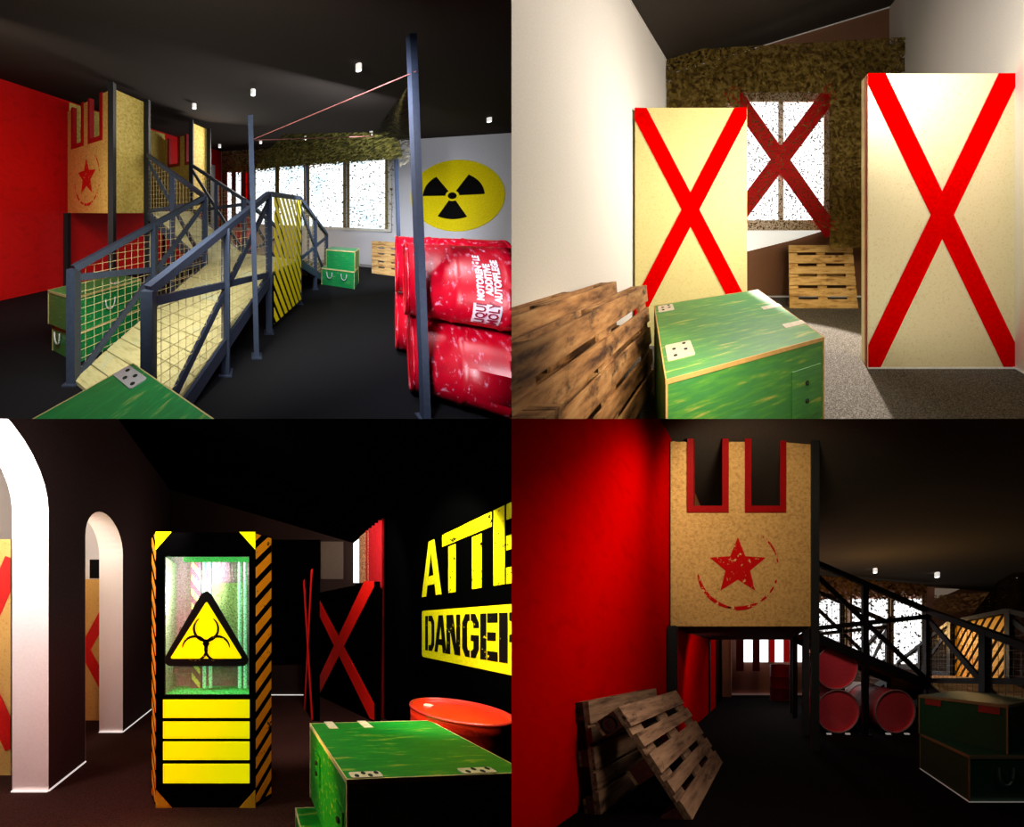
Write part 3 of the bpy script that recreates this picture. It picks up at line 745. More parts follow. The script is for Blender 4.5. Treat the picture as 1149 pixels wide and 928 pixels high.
# poles, cords and netting
def pole(label, pts, w_, extra=None):
    t = thing(R, 'steel_pole', label, 'pole', pts[0]); mb = MB(); mb.beam(pts[0], pts[1], w_, w_); mb.build('shaft', M_slate, R, t)
    x, y, z = pts[0]; mb = MB(); mb.box((x - w_, y - w_, z), (x + w_, y + w_, z + .012)); mb.build('foot_plate', M_slate, R, t); return t
pA0 = R.fl(288, 400); pA1 = R.pt(281, 130, pA0.y); pole('slate steel pole standing right of the near ramp', (pA0, pA1), .052)
pB0 = R.fl(477.5, 471); pB1 = R.pt(461.5, 40, pB0.y); pole('tallest slate steel pole in front of the red barrels', (pB0, pB1), .048)
pC0 = R.fl(449, 325); pC1 = R.pt(443.5, 150, pC0.y); pole('thin distant pole left of the radiation sign', (pC0, pC1), .05)
pD0 = R.fl(347, 317); pD1 = R.pt(343.5, 180, pD0.y); pole('thin pole in front of the window bank', (pD0, pD1), .045)
def cord(name, label, pts, r=.004, mat=M_rope): mb = MB(); mb.tube(pts, r, 6); mb.build(name, mat, R, label=label, cat='cord')
cord('taut_cord', 'red cord strung from middle pole up to tallest pole', [R.pt(283, 157, pA0.y), R.pt(467, 80, pB0.y - .03)])
cord('taut_cord', 'dim red cord strung level from middle pole toward the netting', [R.pt(283, 157.5, pA0.y), R.pt(362, 155, 3.4), R.pt(447, 151.5, pC0.y)], .006)
P = [on_back(249, 254, .35), on_back(441, 257, .35), on_back(443, 157, .35), on_back(249, 170, .35)]
net_sheet(R, 'camouflage_net', P, 24, 10, M_camo_w, 'speckled camouflage net hanging over the long window bank', .05)
net_sheet(R, 'camouflage_net', [R.pt(283, 190, 5.6), R.pt(452, 178, 4.4), R.pt(447, 148, 3.9), R.pt(318, 150, 5.0)], 20, 6, M_camo, 'dense olive camouflage canopy strung below the ceiling', .05)
net_sheet(R, 'camouflage_net', [R.pt(418, 150, 3.6), R.pt(461, 158, 3.2), R.pt(461, 96, 1.9), R.pt(455, 100, 2.0)], 14, 10, M_camo, 'peak of camouflage net drawn up to the tallest pole', .06)
net_sheet(R, 'camouflage_net', [R.pt(449, 188, 4.4), R.pt(462, 180, 4.2), R.pt(464, 155, 4.2), R.pt(446, 155, 4.4)], 6, 4, netting('thin hanging net', [(60, 56, 40), (130, 124, 104)], 40, .5), 'small lobe of net hanging left of the radiation sign', .03)
# ceiling spotlights
def on_ceiling(R, px, py, zf_):
    lo, hi = .8, 30
    for _ in range(50):
        m_ = (lo + hi) / 2; q = R.pt(px, py, m_)
        if q.z < zf_(q.x, q.y): lo = m_
        else: hi = m_
    return R.pt(px, py, lo)
for px, py, s_, lb_ in ((402.5, 72, .072, 'largest white ceiling spotlight above the red cord'), (284, 100.5, .08, 'white ceiling spotlight above the middle pole'), (218, 116.5, .08, 'white ceiling spotlight above the tower far side'),
                   (165, 130, .09, 'white ceiling spotlight just beyond the near tower post'), (549, 132, .07, 'white ceiling spotlight above the radiation sign'), (246.5, 162, .09, 'tiny ceiling spotlight over the red wall corner'),
                   (292.5, 157.5, .08, 'tiny ceiling spotlight at the netting just right of middle pole'), (342, 153, .08, 'tiny ceiling spotlight in the netting over the window bank'), (416.5, 147.5, .07, 'tiny ceiling spotlight beside the netting peak')):
    q = on_ceiling(R, px, py, zc); ceiling_spot(R, q, lb_, s_, s_ * 1.1)
lamp(R, 'AREA', (-1.0, 1.1, 2.5), 95, (255, 246, 232), 1.0, (-1.2, 4, .6))
lamp(R, 'AREA', (.3, 1.0, 1.6), 11, (250, 246, 255), .35, (1.8, 1.9, .7))
lamp(R, 'AREA', (.5, 1.6, 2.5), 26, (250, 246, 255), .5, (1.9, 3, .6))
lamp(R, 'AREA', (1.6, 3.9, 2.2), 58, (235, 238, 250), 1.2, (2.2, 7.2, 1.2))
lamp(R, 'AREA', (-2.9, 2.6, 2.6), 26, (255, 240, 225), .6, (-4.2, 4.5, 1.6))
lamp(R, 'SPOT', (-.3, 1.0, 1.9), 26, (255, 250, 240), .2, (-.5, .95, .7), 80, .6)
lamp(R, 'SPOT', (-.6, 1.6, 2.2), 22, (255, 250, 240), .2, (-1.8, 2.6, .3), 60, .6)
lamp(R, 'AREA', (-.2, 6.4, 2.6), 30, (255, 240, 225), .8, (-1.5, 5.2, 1.6))
# ================================================================ room B: pale corridor with crossed panels (upper right)
R = TR
M_wallB = streak('warm white plaster', [(226, 221, 212), (236, 232, 224)], 80, rough=.9)
M_wallBb = streak('brown shaded wall', [(120, 84, 62), (138, 98, 74)], 60, rough=.95, spec=.05)  # shade behind the net is put into this brown
M_ceilB = streak('near black ceiling', [(44, 38, 30), (54, 46, 38)], 50, rough=.8)
M_floorB = streak('grey speckled carpet', [(30, 26, 24), (96, 90, 84), (140, 132, 124)], 120, rough=.95, spec=.05, bump=.3)
M_osbB = streak('cream chipboard', [(206, 188, 108), (232, 216, 146), (224, 206, 132)], 60, rough=.8, nrough=.75, spec=.15)
M_osbB2 = streak('pale cream chipboard', [(214, 196, 130), (238, 228, 188), (228, 214, 166)], 60, rough=.8, nrough=.75, spec=.15)
zB = 3.87
ceilB = plane_z((-1.369, 3.0, zB), (-1.369, 4.615, zB), (2.354, 4.615, 5.0))
mb = MB(); mb.box((-2.2, .5, -.05), (4, 5.2, 0)); mb.build('floor', M_floorB, R, kind='structure')
ceil_sheet(R, 'ceiling', ceilB, -1.6, 3.4, .5, 5.2, M_ceilB)
wall(R, 'wall_left', (-1.369, .5), (-1.369, 4.615), 0, zB, zB, M_wallB)
wall(R, 'wall_back', (-1.369, 4.615), (2.354, 4.615), 0, zB, 5.0, M_wallBb)
wall(R, 'wall_right', (2.354, 4.615), (2.75, .6), 0, 5.0, 5.15, M_wallB)
# thin pale lines where surfaces meet, drawn as glowing strips
M_line = plain('glowing edge line', (205, 200, 192), .6, emit=.15)
def bead(R, name, a, b, w_=.012, mat=M_line): mb = MB(); mb.beam(a, b, w_, w_); mb.build(name, mat, R, kind='structure')
bead(R, 'trim_3', (-1.36, 4.6, zB - .012), (2.35, 4.6, 4.988)); bead(R, 'trim_4', (-1.36, 1, zB - .01), (-1.36, 4.6, zB - .01))
mb = MB(); mb.box((-1.36, 4.585, 0), (2.35, 4.61, .02)); mb.build('baseboard_back', M_line, R, kind='structure')  # bright floor line made as a glowing strip
bead(R, 'floor_line_right', (2.34, 4.6, .01), (2.72, .8, .01))
# window behind the net
yb = 4.60
w_ = thing(R, 'window_6', 'bright white window behind netting and red cross', 'window', R.pt(880, 257, yb)); w_['kind'] = 'structure'
def fr(name, x0, x1, y0, y1, yy, mat, th=.03, root=None, **k):
    a = R.pt(x0, y1, yy); b = R.pt(x1, y0, yy); mb = MB(); mb.box((a.x, yy - th, a.z), (b.x, yy, b.z)); return mb.build(name, mat, R, root, **k)
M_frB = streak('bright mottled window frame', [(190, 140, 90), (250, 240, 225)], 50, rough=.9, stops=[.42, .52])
for x0, x1, y0, y1 in ((822, 873, 115, 247), (879, 924, 115, 247)): fr('pane', x0, x1, y0, y1, yb, M_skyw, .01, w_)
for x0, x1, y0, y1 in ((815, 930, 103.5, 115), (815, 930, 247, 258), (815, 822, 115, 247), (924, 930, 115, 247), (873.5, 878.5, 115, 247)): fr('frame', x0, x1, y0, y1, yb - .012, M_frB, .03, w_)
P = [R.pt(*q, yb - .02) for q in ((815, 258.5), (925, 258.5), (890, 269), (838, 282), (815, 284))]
v, f = slab(P, (0, -1, 0), .02); mb = MB(); mb.add(v, f); mb.build('trim_5', plain('painted light patch', (245, 245, 240), .6, emit=.6), R, kind='structure')  # lit patch of wall, built as a glowing white sheet
# red cross on the window
def cross(R, fn, a, b, c, d, wpx, mat, name='crossed_bars', root=None, **k):
    """two bars; a-b and c-d are the centre lines, fn maps a 2D point to 3D"""
    for p, q in ((a, b), (c, d)):
        p, q = Vector(p), Vector(q); n = (q - p).normalized(); n = Vector((-n.y, n.x)) * wpx / 2
        yield [fn(*(p + n)), fn(*(q + n)), fn(*(q - n)), fn(*(p - n))]
t = thing(R, 'red_cross', 'dark red painted cross over the bright window behind netting', 'painted cross', R.pt(876, 262, yb - .1))
for i, P in enumerate(cross(R, lambda x, y: R.pt(x, y, yb - .06 - .012 * i if False else yb - .06), (819, 99), (934, 262), (936, 99), (816, 259), 18, None)):
    P = [p + Vector((0, -.012 * i, 0)) for p in P]; v, f = slab(P, (0, -1, 0), .01); mb = MB(); mb.add(v, f); mb.build('bar', plain('shaded red paint', (186, 10, 14), .7, emit=.12), R, t)  # darker red copy with shade in the colour, plus a faint added glow
# netting across the room
M_camoB = netting('olive camouflage gauze', [(44, 32, 10), (92, 74, 30), (128, 108, 56)], 30, .52)
yn = 4.2
def netB(x0, x1, yt0, yt1, yb_, mat, label, d=0, n=(16, 12)):
    net_sheet(R, 'camouflage_net', [R.pt(x0, yb_, yn - d), R.pt(x1, yb_, yn - d), R.pt(x1, yt1, yn - d), R.pt(x0, yt0, yn - d)], n[0], n[1], mat, label, .04)
M_camoB2 = netting('olive camouflage gauze over window', [(50, 36, 16), (110, 84, 44)], 40, .415)
M_camoB3 = netting('dense brown camouflage gauze', [(48, 34, 10), (92, 74, 28), (120, 100, 52)], 26, .59)
netB(748, 1022, 57, 41, 104, M_camoB3, 'upper band of brown camouflage net under the dark ceiling')
netB(748, 830, 104, 104, 300, M_camoB3, 'camouflage net left of the crossed window', 0, (6, 10))
netB(830, 931, 104, 104, 258, M_camoB2, 'thin part of the camouflage net over the crossed window', 0, (8, 10))
netB(931, 1022, 104, 104, 278, M_camoB3, 'camouflage net between crossed window and large panel', 0, (6, 10))
# crossed panels
def xpanel(R, label, x0, x1, ytop, ybot, Y, th, mat, xp, wpx, redmat, name='cross_painted_screen', rpx=None):
    a = R.pt(x0, ybot, Y); b = R.pt(x1, ytop, Y); t = thing(R, name, label, 'panel', ((a.x + b.x) / 2, Y, 0))
    mb = MB(); mb.box((a.x, Y, 0), (b.x, Y + th, b.z)); mb.build('board', mat, R, t)
    for i, P in enumerate(cross(R, lambda x, y: (x, y), *xp, wpx, None)):
        P = clip_poly([tuple(q) for q in P], x0, x1, ytop, ybot)
        P = [R.pt(x, y, Y) + Vector((0, -.004 * (i + 1), 0)) for x, y in P]
        v, f = slab(P, (0, 1, 0), .003); mb = MB(); mb.add(v, f); mb.build('cross_bar', redmat, R, t)
    return t
xpanel(R, 'narrower cream chipboard panel with red cross behind the green crate', 712.5, 838, 121, 388, 3.02, .12, M_osbB, ((711, 112), (844, 368), (839, 112), (706, 368)), 17.5, M_redtape)
xpanel(R, 'large bright chipboard panel with red cross at the right wall', 974, 1140, 82.5, 413, 2.609, .16, M_osbB2, ((974, 68), (1142, 418), (1140, 68), (972, 418)), 23, M_redtape)
bead(R, 'trim_6', (1.12, 2.60, .006), (2.58, 2.60, .006))
mb = MB(); b_ = R.pt(972.5, 413, 2.64); mb.box((b_.x - .012, 2.63, 0), (b_.x + .004, 2.66, 2.86)); mb.build('trim_7', plain('reddish panel edge', (176, 90, 66)), R, kind='structure')
# green crate
O = R.fl(748, 425.6, .75).to_2d().to_3d(); a_ = Vector((.868, .414, 0)); b_ = Vector((-.403, .94, 0))
crate(R, 'wooden_crate', 'large worn green crate in the pale corridor, beside the pallets', O, a_, b_, 0, .75, M_green2, plate=M_plate_w,
      hinges=[(.02, .15, .15, .17), (.02, .86, .12, .13)], straps=[(.80, .20, .17, .06), (.80, .55, .17, .06)], boltplate=[('y0', .72, .29, .22, .30), ('y0', .05, .08, .30, .22)], edge=plain('raw plywood edge warm', (214, 170, 100), .7))
for k, (x, y) in enumerate(((.0, .2), (.0, .88))): pass
# leaning pallets along the left wall
u = Vector((-.05, 1, -.13)).normalized()
def lean(label, xe, ye, ze, xb, Ye, L=1.4, mat=M_pallet):
    far_top = Vector((xe, Ye, ze)); down = Vector((xb - xe, 0, -ze)).normalized()
    H = .86; O = far_top - u * L
    pallet(R, 'wooden_pallet', label, O, u, down, L, H, mat, T=.13, flip=-1, ndiv=(.135, .12, .135, .12, .135))
lean('rough brown pallet next to the green crate in the pale corridor', -.92, 0, .90, -.84, 2.31)
lean('middle one of three pallets leaning at the pale left wall', -1.125, 0, .965, -1.05, 2.2)
lean('rearmost pallet against the pale left wall', -1.24, 0, .975, -1.18, 1.93, 1.2)
# end of another pallet at the bottom edge
q = R.pt(574, 455, 1.0); q2 = R.pt(635, 456, 1.02)
pallet(R, 'wooden_pallet', 'pallet end poking in at the bottom beside the leaning pallets', (q.x - .3, 1.0, q.z), (1, 0.02, 0), (0, -.25, -1), (q2.x - q.x) + .3, .5, M_pallet, T=.12)
# far pallets
xa = R.fl(886, 346); xb_ = R.fl(963, 346); up_ = R.pt(885, 275, 4.42) - xa
pallet(R, 'wooden_pallet', 'short sunlit pallet leaning under the netted window', xa, xb_ - xa, up_, (xb_ - xa).length, up_.length, M_pallet_l, blk=M_pallet, T=.12, ndiv=(.13, .12, .13, .12, .13, .12), flip=1)
# light
lamp(R, 'SPOT', (1.95, .9, 1.6), 70, (255, 250, 240), .12, (1.82, 2.6, 1.15), 72, 1.0)
lamp(R, 'SPOT', (1.25, 4.0, 3.5), 3200, (255, 246, 234), .03, (.85, 2.62, 0), 27, .3)
lamp(R, 'AREA', (1.3, 1.8, 2.9), 66, (255, 244, 232), 1.5, (-1.4, 2.6, 2.0))
lamp(R, 'AREA', (1.5, 1.9, 3.4), 40, (255, 248, 240), .5, (2.5, 3.4, 3.2))
lamp(R, 'AREA', (.2, .8, 1.5), 11, (255, 236, 205), .3, (-.3, 1.8, .4))
lamp(R, 'SPOT', (-.2, 1.3, 2.2), 26, (255, 230, 190), .1, (-.85, 1.6, .6), 60, .7)
lamp(R, 'SPOT', (-.3, 2.0, 3.0), 40, (255, 245, 230), .05, (.9, 3.6, 4.45), 24, .9)
lamp(R, 'SPOT', (.9, 2.6, 2.2), 60, (255, 236, 205), .1, (1.1, 4.2, .5), 34, .8)
# ================================================================ room C: dark room with hazard cabinet (lower left)
R = BL
M_dark = streak('black wall paint', [(52, 38, 38), (66, 50, 48)], 40, rough=.9, spec=.1)
M_darkb = streak('dim brown wall', [(40, 28, 24), (50, 36, 30)], 40, rough=.95, spec=.1)
M_floorC = streak('dark brown carpet', [(16, 9, 8), (72, 42, 34)], 110, rough=.95, spec=.05, bump=.3)
M_whiteC = streak('white plaster reveal', [(238, 232, 230), (246, 242, 240)], 60, rough=.9)
XW = -1.95
cC1 = plane_z((XW, 3.66, 4.35), (XW, 5.74, 4.42), (1.68, 5.74, 3.36))
mb = MB(); mb.box((-4.2, .5, -.05), (3.0, 6.2, 0)); mb.build('floor', M_floorC, R, kind='structure')
ceil_sheet(R, 'ceiling', cC1, -4.4, 3.0, .5, 6.2, M_void)
# left wall with two arches: outline in (y, z)
def arch_pts(y0, y1, zs, n=16):
    c = (y0 + y1) / 2; r = (y1 - y0) / 2
    return [(y0, 0), (y0, zs)] + [(c - r * math.cos(math.pi * i / n), zs + r * math.sin(math.pi * i / n)) for i in range(1, n)] + [(y1, zs), (y1, 0)]
TH = .33
arches = ((1.30, 2.46, 2.58), (2.98, 3.79, 2.52))
def wall_strip(name, parts):
    mb = MB()
    for poly in parts:   # each a simple convex-ish polygon in (y,z)
        n = len(poly)
        v = [(XW, y, z) for y, z in poly] + [(XW - TH, y, z) for y, z in poly]
        mb.add(v, [tuple(range(n)), tuple(range(2 * n - 1, n - 1, -1))], None, (0, 0, 0))
    mb.build(name, M_dark, R, kind='structure')
top = lambda y: 4.45
parts = [[(.5, 0), (1.30, 0), (1.30, 4.45), (.5, 4.45)], [(2.46, 0), (2.98, 0), (2.98, 4.45), (2.46, 4.45)], [(3.79, 0), (5.8, 0), (5.8, 4.45), (3.79, 4.45)]]
for y0, y1, zs in arches:
    A = arch_pts(y0, y1, zs)[1:-1]
    for (ya, za), (yb2, zb2) in zip(A, A[1:]): parts.append([(ya, za), (yb2, zb2), (yb2, 4.45), (ya, 4.45)])
wall_strip('wall_left', parts)
for i, (y0, y1, zs) in enumerate(arches):
    A = arch_pts(y0, y1, zs); mb = MB(); n = len(A)
    mb.add([(XW + .002, y, z) for y, z in A] + [(XW - TH - .002, y, z) for y, z in A], [(k, k + 1, n + k + 1, n + k) for k in range(n - 1)])
    mb.build('trim_%d' % (8 + i), M_whiteC, R, kind='structure')
    # fine bead at the arris
M_lineC = plain('glowing floor line', (235, 230, 225), .5, emit=.75)  # bright lines along the floor edges, made to glow by emission
def lineC(name, a, b, s_=.012): mb = MB(); mb.beam(a, b, s_, s_); mb.build(name, M_lineC, R, kind='structure')
lineC('floor_line_left', (XW + .006, 2.46, .006), (XW + .006, 2.98, .006)); lineC('floor_line_left', (XW + .006, 3.79, .006), (XW + .006, 5.74, .006))
lineC('floor_line_left', (XW - TH, 2.45, .006), (XW, 2.45, .006)); lineC('floor_line_left', (XW - TH, 3.78, .006), (XW, 3.78, .006))
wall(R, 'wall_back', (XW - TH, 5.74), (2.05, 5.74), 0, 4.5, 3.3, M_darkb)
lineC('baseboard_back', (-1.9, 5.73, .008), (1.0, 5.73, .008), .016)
XR = 2.02
wall(R, 'wall_right', (XR, 4.27), (XR, .8), 0, 3.5, 3.9, M_void)
wall(R, 'wall_right', (XR, 5.8), (XR, 4.27), 0, 2.1, 2.1, M_void)
# next room seen through the arches
wall(R, 'wall_far_left', (-4.0, .5), (-4.0, 5.0), 0, 4.4, 4.4, M_whiteC)
wall(R, 'wall_side_room', (-4.0, 4.5), (XW - TH, 4.5), 0, 4.4, 4.4, M_whiteC)
M_osbC = streak('orange chipboard', [(206, 140, 60), (236, 188, 104), (224, 168, 80)], 45, rough=.8, nrough=.75)
M_redC = plain('red cross paint bright', (224, 20, 14), .6)
def xpanelC(label, x0, x1, yt, Y, xp, wpx):
    b = R.pt(x1, yt, Y); a = R.pt(x0, yt, Y); t = thing(R, 'cross_painted_screen', label, 'panel', ((a.x + b.x) / 2, Y, 0))
    mb = MB(); mb.box((a.x, Y, 0), (b.x, Y + .1, b.z)); mb.build('board', M_osbC, R, t)
    for i, P in enumerate(cross(R, lambda x, y: (x, y), *xp, wpx, None)):
        P = clip_poly([tuple(q) for q in P], x0, x1, yt, 2000); P = [R.pt(x, y, Y) + Vector((0, -.004 * (i + 1), 0)) for x, y in P]
        v, f = slab(P, (0, 1, 0), .003); mb = MB(); mb.add(v, f); mb.build('cross_bar', M_redC, R, t)
xpanelC('orange lit panel with red cross seen through the nearer arch', -70, 12, 605, 2.72, ((-80, 850), (16, 628), (-88, 610), (16, 838)), 21)
xpanelC('orange lit panel with red cross seen through the far arch', 66, 120, 650, 4.25, ((66, 782), (124, 676), (66, 676), (124, 782)), 12)
w7 = thing(R, 'window_7', 'small white framed window above the far crossed panel', 'window', R.pt(106, 650, 4.4)); w7['kind'] = 'structure'
def frC(name, x0, x1, y0, y1, yy, mat, th=.03, root=None, **k):
    a = R.pt(x0, y1, yy); b = R.pt(x1, y0, yy); mb = MB(); mb.box((a.x, yy - th, a.z), (b.x, yy, b.z)); return mb.build(name, mat, R, root, **k)
frC('frame', 92, 130, 623, 652, 4.40, M_whiteC, .03, w7); frC('pane', 101, 126, 628, 649, 4.36, M_black, .01, w7)
# back wall details
frC('door_3', 305, 359, 606, 745, 5.72, M_void, .02, None, kind='structure')
frC('trim_12', 360, 385, 608, 650, 5.72, streak('olive brown panel', [(84, 72, 60), (98, 84, 70)], 60, rough=.9), .02, None, kind='structure')
# bright opening at the right end with red curtain
def rw(px, py, off=0): return wall_poly(R, [(px, py)], (XR, 4, 0), (1, 0, 0), off)[0]
w8 = thing(R, 'window_8', 'dazzling white opening above the black crossed box', 'window', rw(402, 650)); w8['kind'] = 'structure'
v, f = slab(wall_poly(R, [(391, 604), (415, 583), (415, 654), (391, 654)], (XR, 4, 0), (1, 0, 0), .02), (1, 0, 0), .02); mb = MB(); mb.add(v, f); mb.build('pane', M_skyw, R, w8)
v, f = slab(wall_poly(R, [(403, 603), (415, 592), (415, 654), (403, 654)], (XR, 4, 0), (1, 0, 0), .05), (1, 0, 0), .01); mb = MB(); mb.add(v, f)
mb.build('speckled_panel', streak('orange speckled light', [(120, 40, 20), (250, 190, 130)], 60, rough=.9, stops=[.42, .55]), R, w8)  # speckled light put into the colours of a panel
v, f = slab(wall_poly(R, [(391, 604), (434, 559), (434, 563), (391, 608)], (XR, 4, 0), (1, 0, 0), .07), (1, 0, 0), .03); mb = MB(); mb.add(v, f); mb.build('lintel', plain('brown lintel', (110, 60, 45)), R, w8)
M_cur = plain('red curtain cloth', (176, 8, 18), .8)
ct = thing(R, 'red_curtain', 'tall red folded curtain at the bright opening right of the black crossed box', 'curtain', (XR - .1, 4.6, 0))
mb = MB(); ny = 48; rows = []
for j, z in enumerate((0.01, 1.2, 2.4, 3.42)):
    row = []
    for i in range(ny + 1):
        y = 4.27 + (4.93 - 4.27) * i / ny; x = XR - .045 - .03 * math.cos(i / ny * 2 * math.pi * 5)
        bvt = mb.bm.verts.new((x, y, z + (.10 if z > 3 else 0))); bvt[mb.l] = Vector((x, y, z)); row.append(bvt)
    rows.append(row)
for A, B in zip(rows, rows[1:]):
    for i in range(ny): mb.bm.faces.new((A[i], A[i + 1], B[i + 1], B[i]))
mb.build('cloth', M_cur, R, ct, smooth=True)
mb = MB(); mb.beam((XR - .05, 4.28, 3.47), (XR - .05, 5.0, 3.47), .03, .03); mb.build('rail', M_black, R, ct)
for i in range(6):
    mb = MB(); mb.lathe([(.02, -.01), (.02, .03)], Matrix.Translation((XR - .05, 4.3 + i * .12, 3.46)), 10); mb.build('hook', M_plate_w, R, ct)
# black box with red cross (faces obliquely)
A0 = R.fl(356, 780); B0 = R.fl(421, 811)
B0 = Vector((B0.x, B0.y, 0)); n_ = Vector((-(B0 - A0).y, (B0 - A0).x, 0)).normalized()
if n_.dot(-B0) < 0: n_ = -n_
t = thing(R, 'crossed_box', 'black box with vivid red cross left of the red curtain', 'box', (A0 + B0) / 2)
za = R.h + (699 - 651) * B0.y / 300
mb = MB(); bk = -n_ * .1; v = [A0, B0, B0 + bk, A0 + bk]; v = [tuple(q.xy) + (0,) for q in v] + [tuple(q.xy) + (za - .02,) for q in v]
mb.add(v, [(3, 2, 1, 0), (4, 5, 6, 7), (0, 1, 5, 4), (1, 2, 6, 5), (2, 3, 7, 6), (3, 0, 4, 7)]); mb.build('body', M_void, R, t)
M_redglow = plain('vivid red cross paint', (236, 22, 10), .5)
for i, q in enumerate(([(358, 672), (420, 790), (420, 808), (415, 806), (358, 690)], [(358, 780), (358, 760), (409, 652), (420, 652), (420, 658)])):
    P = wall_poly(R, q, A0, n_, .012 + .006 * i); v, f = slab(P, n_, .004); mb = MB(); mb.add(v, f); mb.build('cross_bar', M_redglow, R, t)
# thin box seen edge on with narrow cross
A1 = Vector(((350.5 - 292) * 4.23 / 300, 4.23, 0)); B1 = Vector(((340.5 - 292) * 4.95 / 300, 4.95, 0)); n1 = Vector((-1, 0, 0)); n1 = Vector((-(B1 - A1).y, (B1 - A1).x, 0)).normalized()
if n1.dot(-A1) < 0: n1 = -n1
t = thing(R, 'crossed_box', 'black box seen edge on with two thin crossing red lines, beyond the hazard cabinet', 'box', (A1 + B1) / 2)
mb = MB(); v = [A1, B1, B1 - n1 * .12, A1 - n1 * .12]; v = [tuple(q.xy) + (0,) for q in v] + [tuple(q.xy) + (2.2,) for q in v]
mb.add(v, [(3, 2, 1, 0), (4, 5, 6, 7), (0, 1, 5, 4), (1, 2, 6, 5), (2, 3, 7, 6), (3, 0, 4, 7)]); mb.build('body', M_void, R, t)
for i, q in enumerate(([(340.2, 652), (341.8, 650), (351.2, 808), (349.4, 809)], [(349, 640), (350.8, 638), (342.2, 803), (340.6, 804)])):
    P = wall_poly(R, q, A1, n1, .012 + .006 * i); v, f = slab(P, n1, .004); mb = MB(); mb.add(v, f); mb.build('cross_bar', M_redglow, R, t)
# hazard cabinet
Yc = 2.246; x0 = R.pt(175, 700, Yc).x; x1 = R.pt(286.5, 700, Yc).x; Hc = 2.31; W_ = x1 - x0
cab = thing(R, 'hazard_cabinet', 'tall black and yellow biohazard cabinet with green lit window', 'cabinet', ((x0 + x1) / 2, Yc + .4, 0))
k = Yc / 300
def fx(px): return (px - 292) * k
def fz(py): return R.h + (699 - py) * k
wx0, wx1, wz0, wz1 = fx(184.5), fx(279.5), fz(780), fz(624)
xl, xr, ys, yd = x0 - .085, x1 + .14, Yc + .13, Yc + .75
# carcass as separate panels around the recess
def cb(name, a, b, mat, root=cab): mb = MB(); mb.box(a, b); return mb.build(name, mat, R, root)
cb('front_panel', (x0, Yc, 0), (wx0, Yc + .03, Hc), M_void); cb('front_panel', (wx1, Yc, 0), (x1, Yc + .03, Hc), M_void)
cb('front_panel', (wx0, Yc, 0), (wx1, Yc + .03, wz0), M_void); cb('front_panel', (wx0, Yc, wz1), (wx1, Yc + .03, Hc), M_void)
cb('top', (xl, ys, Hc - .05), (xr, yd, Hc), M_void); cb('rear_panel', (xl, yd - .03, 0), (xr, yd, Hc), M_void)
cb('side_wall', (xl, ys, 0), (xl + .02, yd, Hc), M_void); cb('side_wall', (xr - .02, ys, 0), (xr, yd, Hc), M_void)
# slanted side panels with stripes
def side(pA, pB, zb_, zt_, flip):
    pA = Vector(pA).to_3d(); pB = Vector(pB).to_3d(); L = (pB - pA).length; M = frame(pA, pB - pA, (0, 0, 1)); nn = M.to_3x3() @ Vector((0, 0, 1)); s_ = 1 if nn.y < 0 else -1
    mb = MB(); mb.add([M @ Vector(q) for q in ((0, 0, 0), (L, 0, 0), (L, zt_, 0), (0, zt_ + .0, 0), (0, 0, -s_ * .02), (L, 0, -s_ * .02), (L, zt_, -s_ * .02), (0, zt_, -s_ * .02))],
        [(0, 1, 2, 3), (7, 6, 5, 4), (0, 4, 5, 1), (1, 5, 6, 2), (2, 6, 7, 3), (3, 7, 4, 0)]); pn = mb.build('striped_side', M_void, R, cab)
    per = .16
    for i in range(-4, 24):
        y = i * per; dy = .17
        pl = [(0, y + .092), (L, y + .092 + dy * flip), (L, y + dy * flip), (0, y)]
        pl = clip_poly(pl, .004, L - .004, .04, zt_ - .01)
        if len(pl) > 2: mb = MB(); mb.prism(pl, s_ * .001, s_ * .004, M); mb.build('stripe', M_stripeC, R, pn)
M_stripeC = grunge('worn orange stripe', (60, 36, 8), (222, 140, 22), 9, .36, .6)
side((x1, Yc), (xr, ys), 0, Hc, 1); side((xl, ys), (x0, Yc), 0, Hc, -1)
M_ybright = plain('glowing yellow enamel', (255, 250, 0), .5, emit=.5, spec=.05)  # emission added to brighten the enamel, though it is no lamp
M_ydim = plain('shaded yellow enamel', (205, 150, 20), .5)  # dim copy of the yellow for the lower corners, shade in the colour
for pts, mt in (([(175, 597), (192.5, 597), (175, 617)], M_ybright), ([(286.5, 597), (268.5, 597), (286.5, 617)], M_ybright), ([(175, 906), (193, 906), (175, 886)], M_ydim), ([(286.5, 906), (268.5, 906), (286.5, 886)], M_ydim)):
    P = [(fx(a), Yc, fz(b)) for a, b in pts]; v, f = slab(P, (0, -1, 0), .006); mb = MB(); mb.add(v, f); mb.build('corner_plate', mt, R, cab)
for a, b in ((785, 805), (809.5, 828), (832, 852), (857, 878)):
    cb('yellow_bar', (fx(183.5), Yc - .012, fz(b)), (fx(280), Yc, fz(a)), M_ybright)
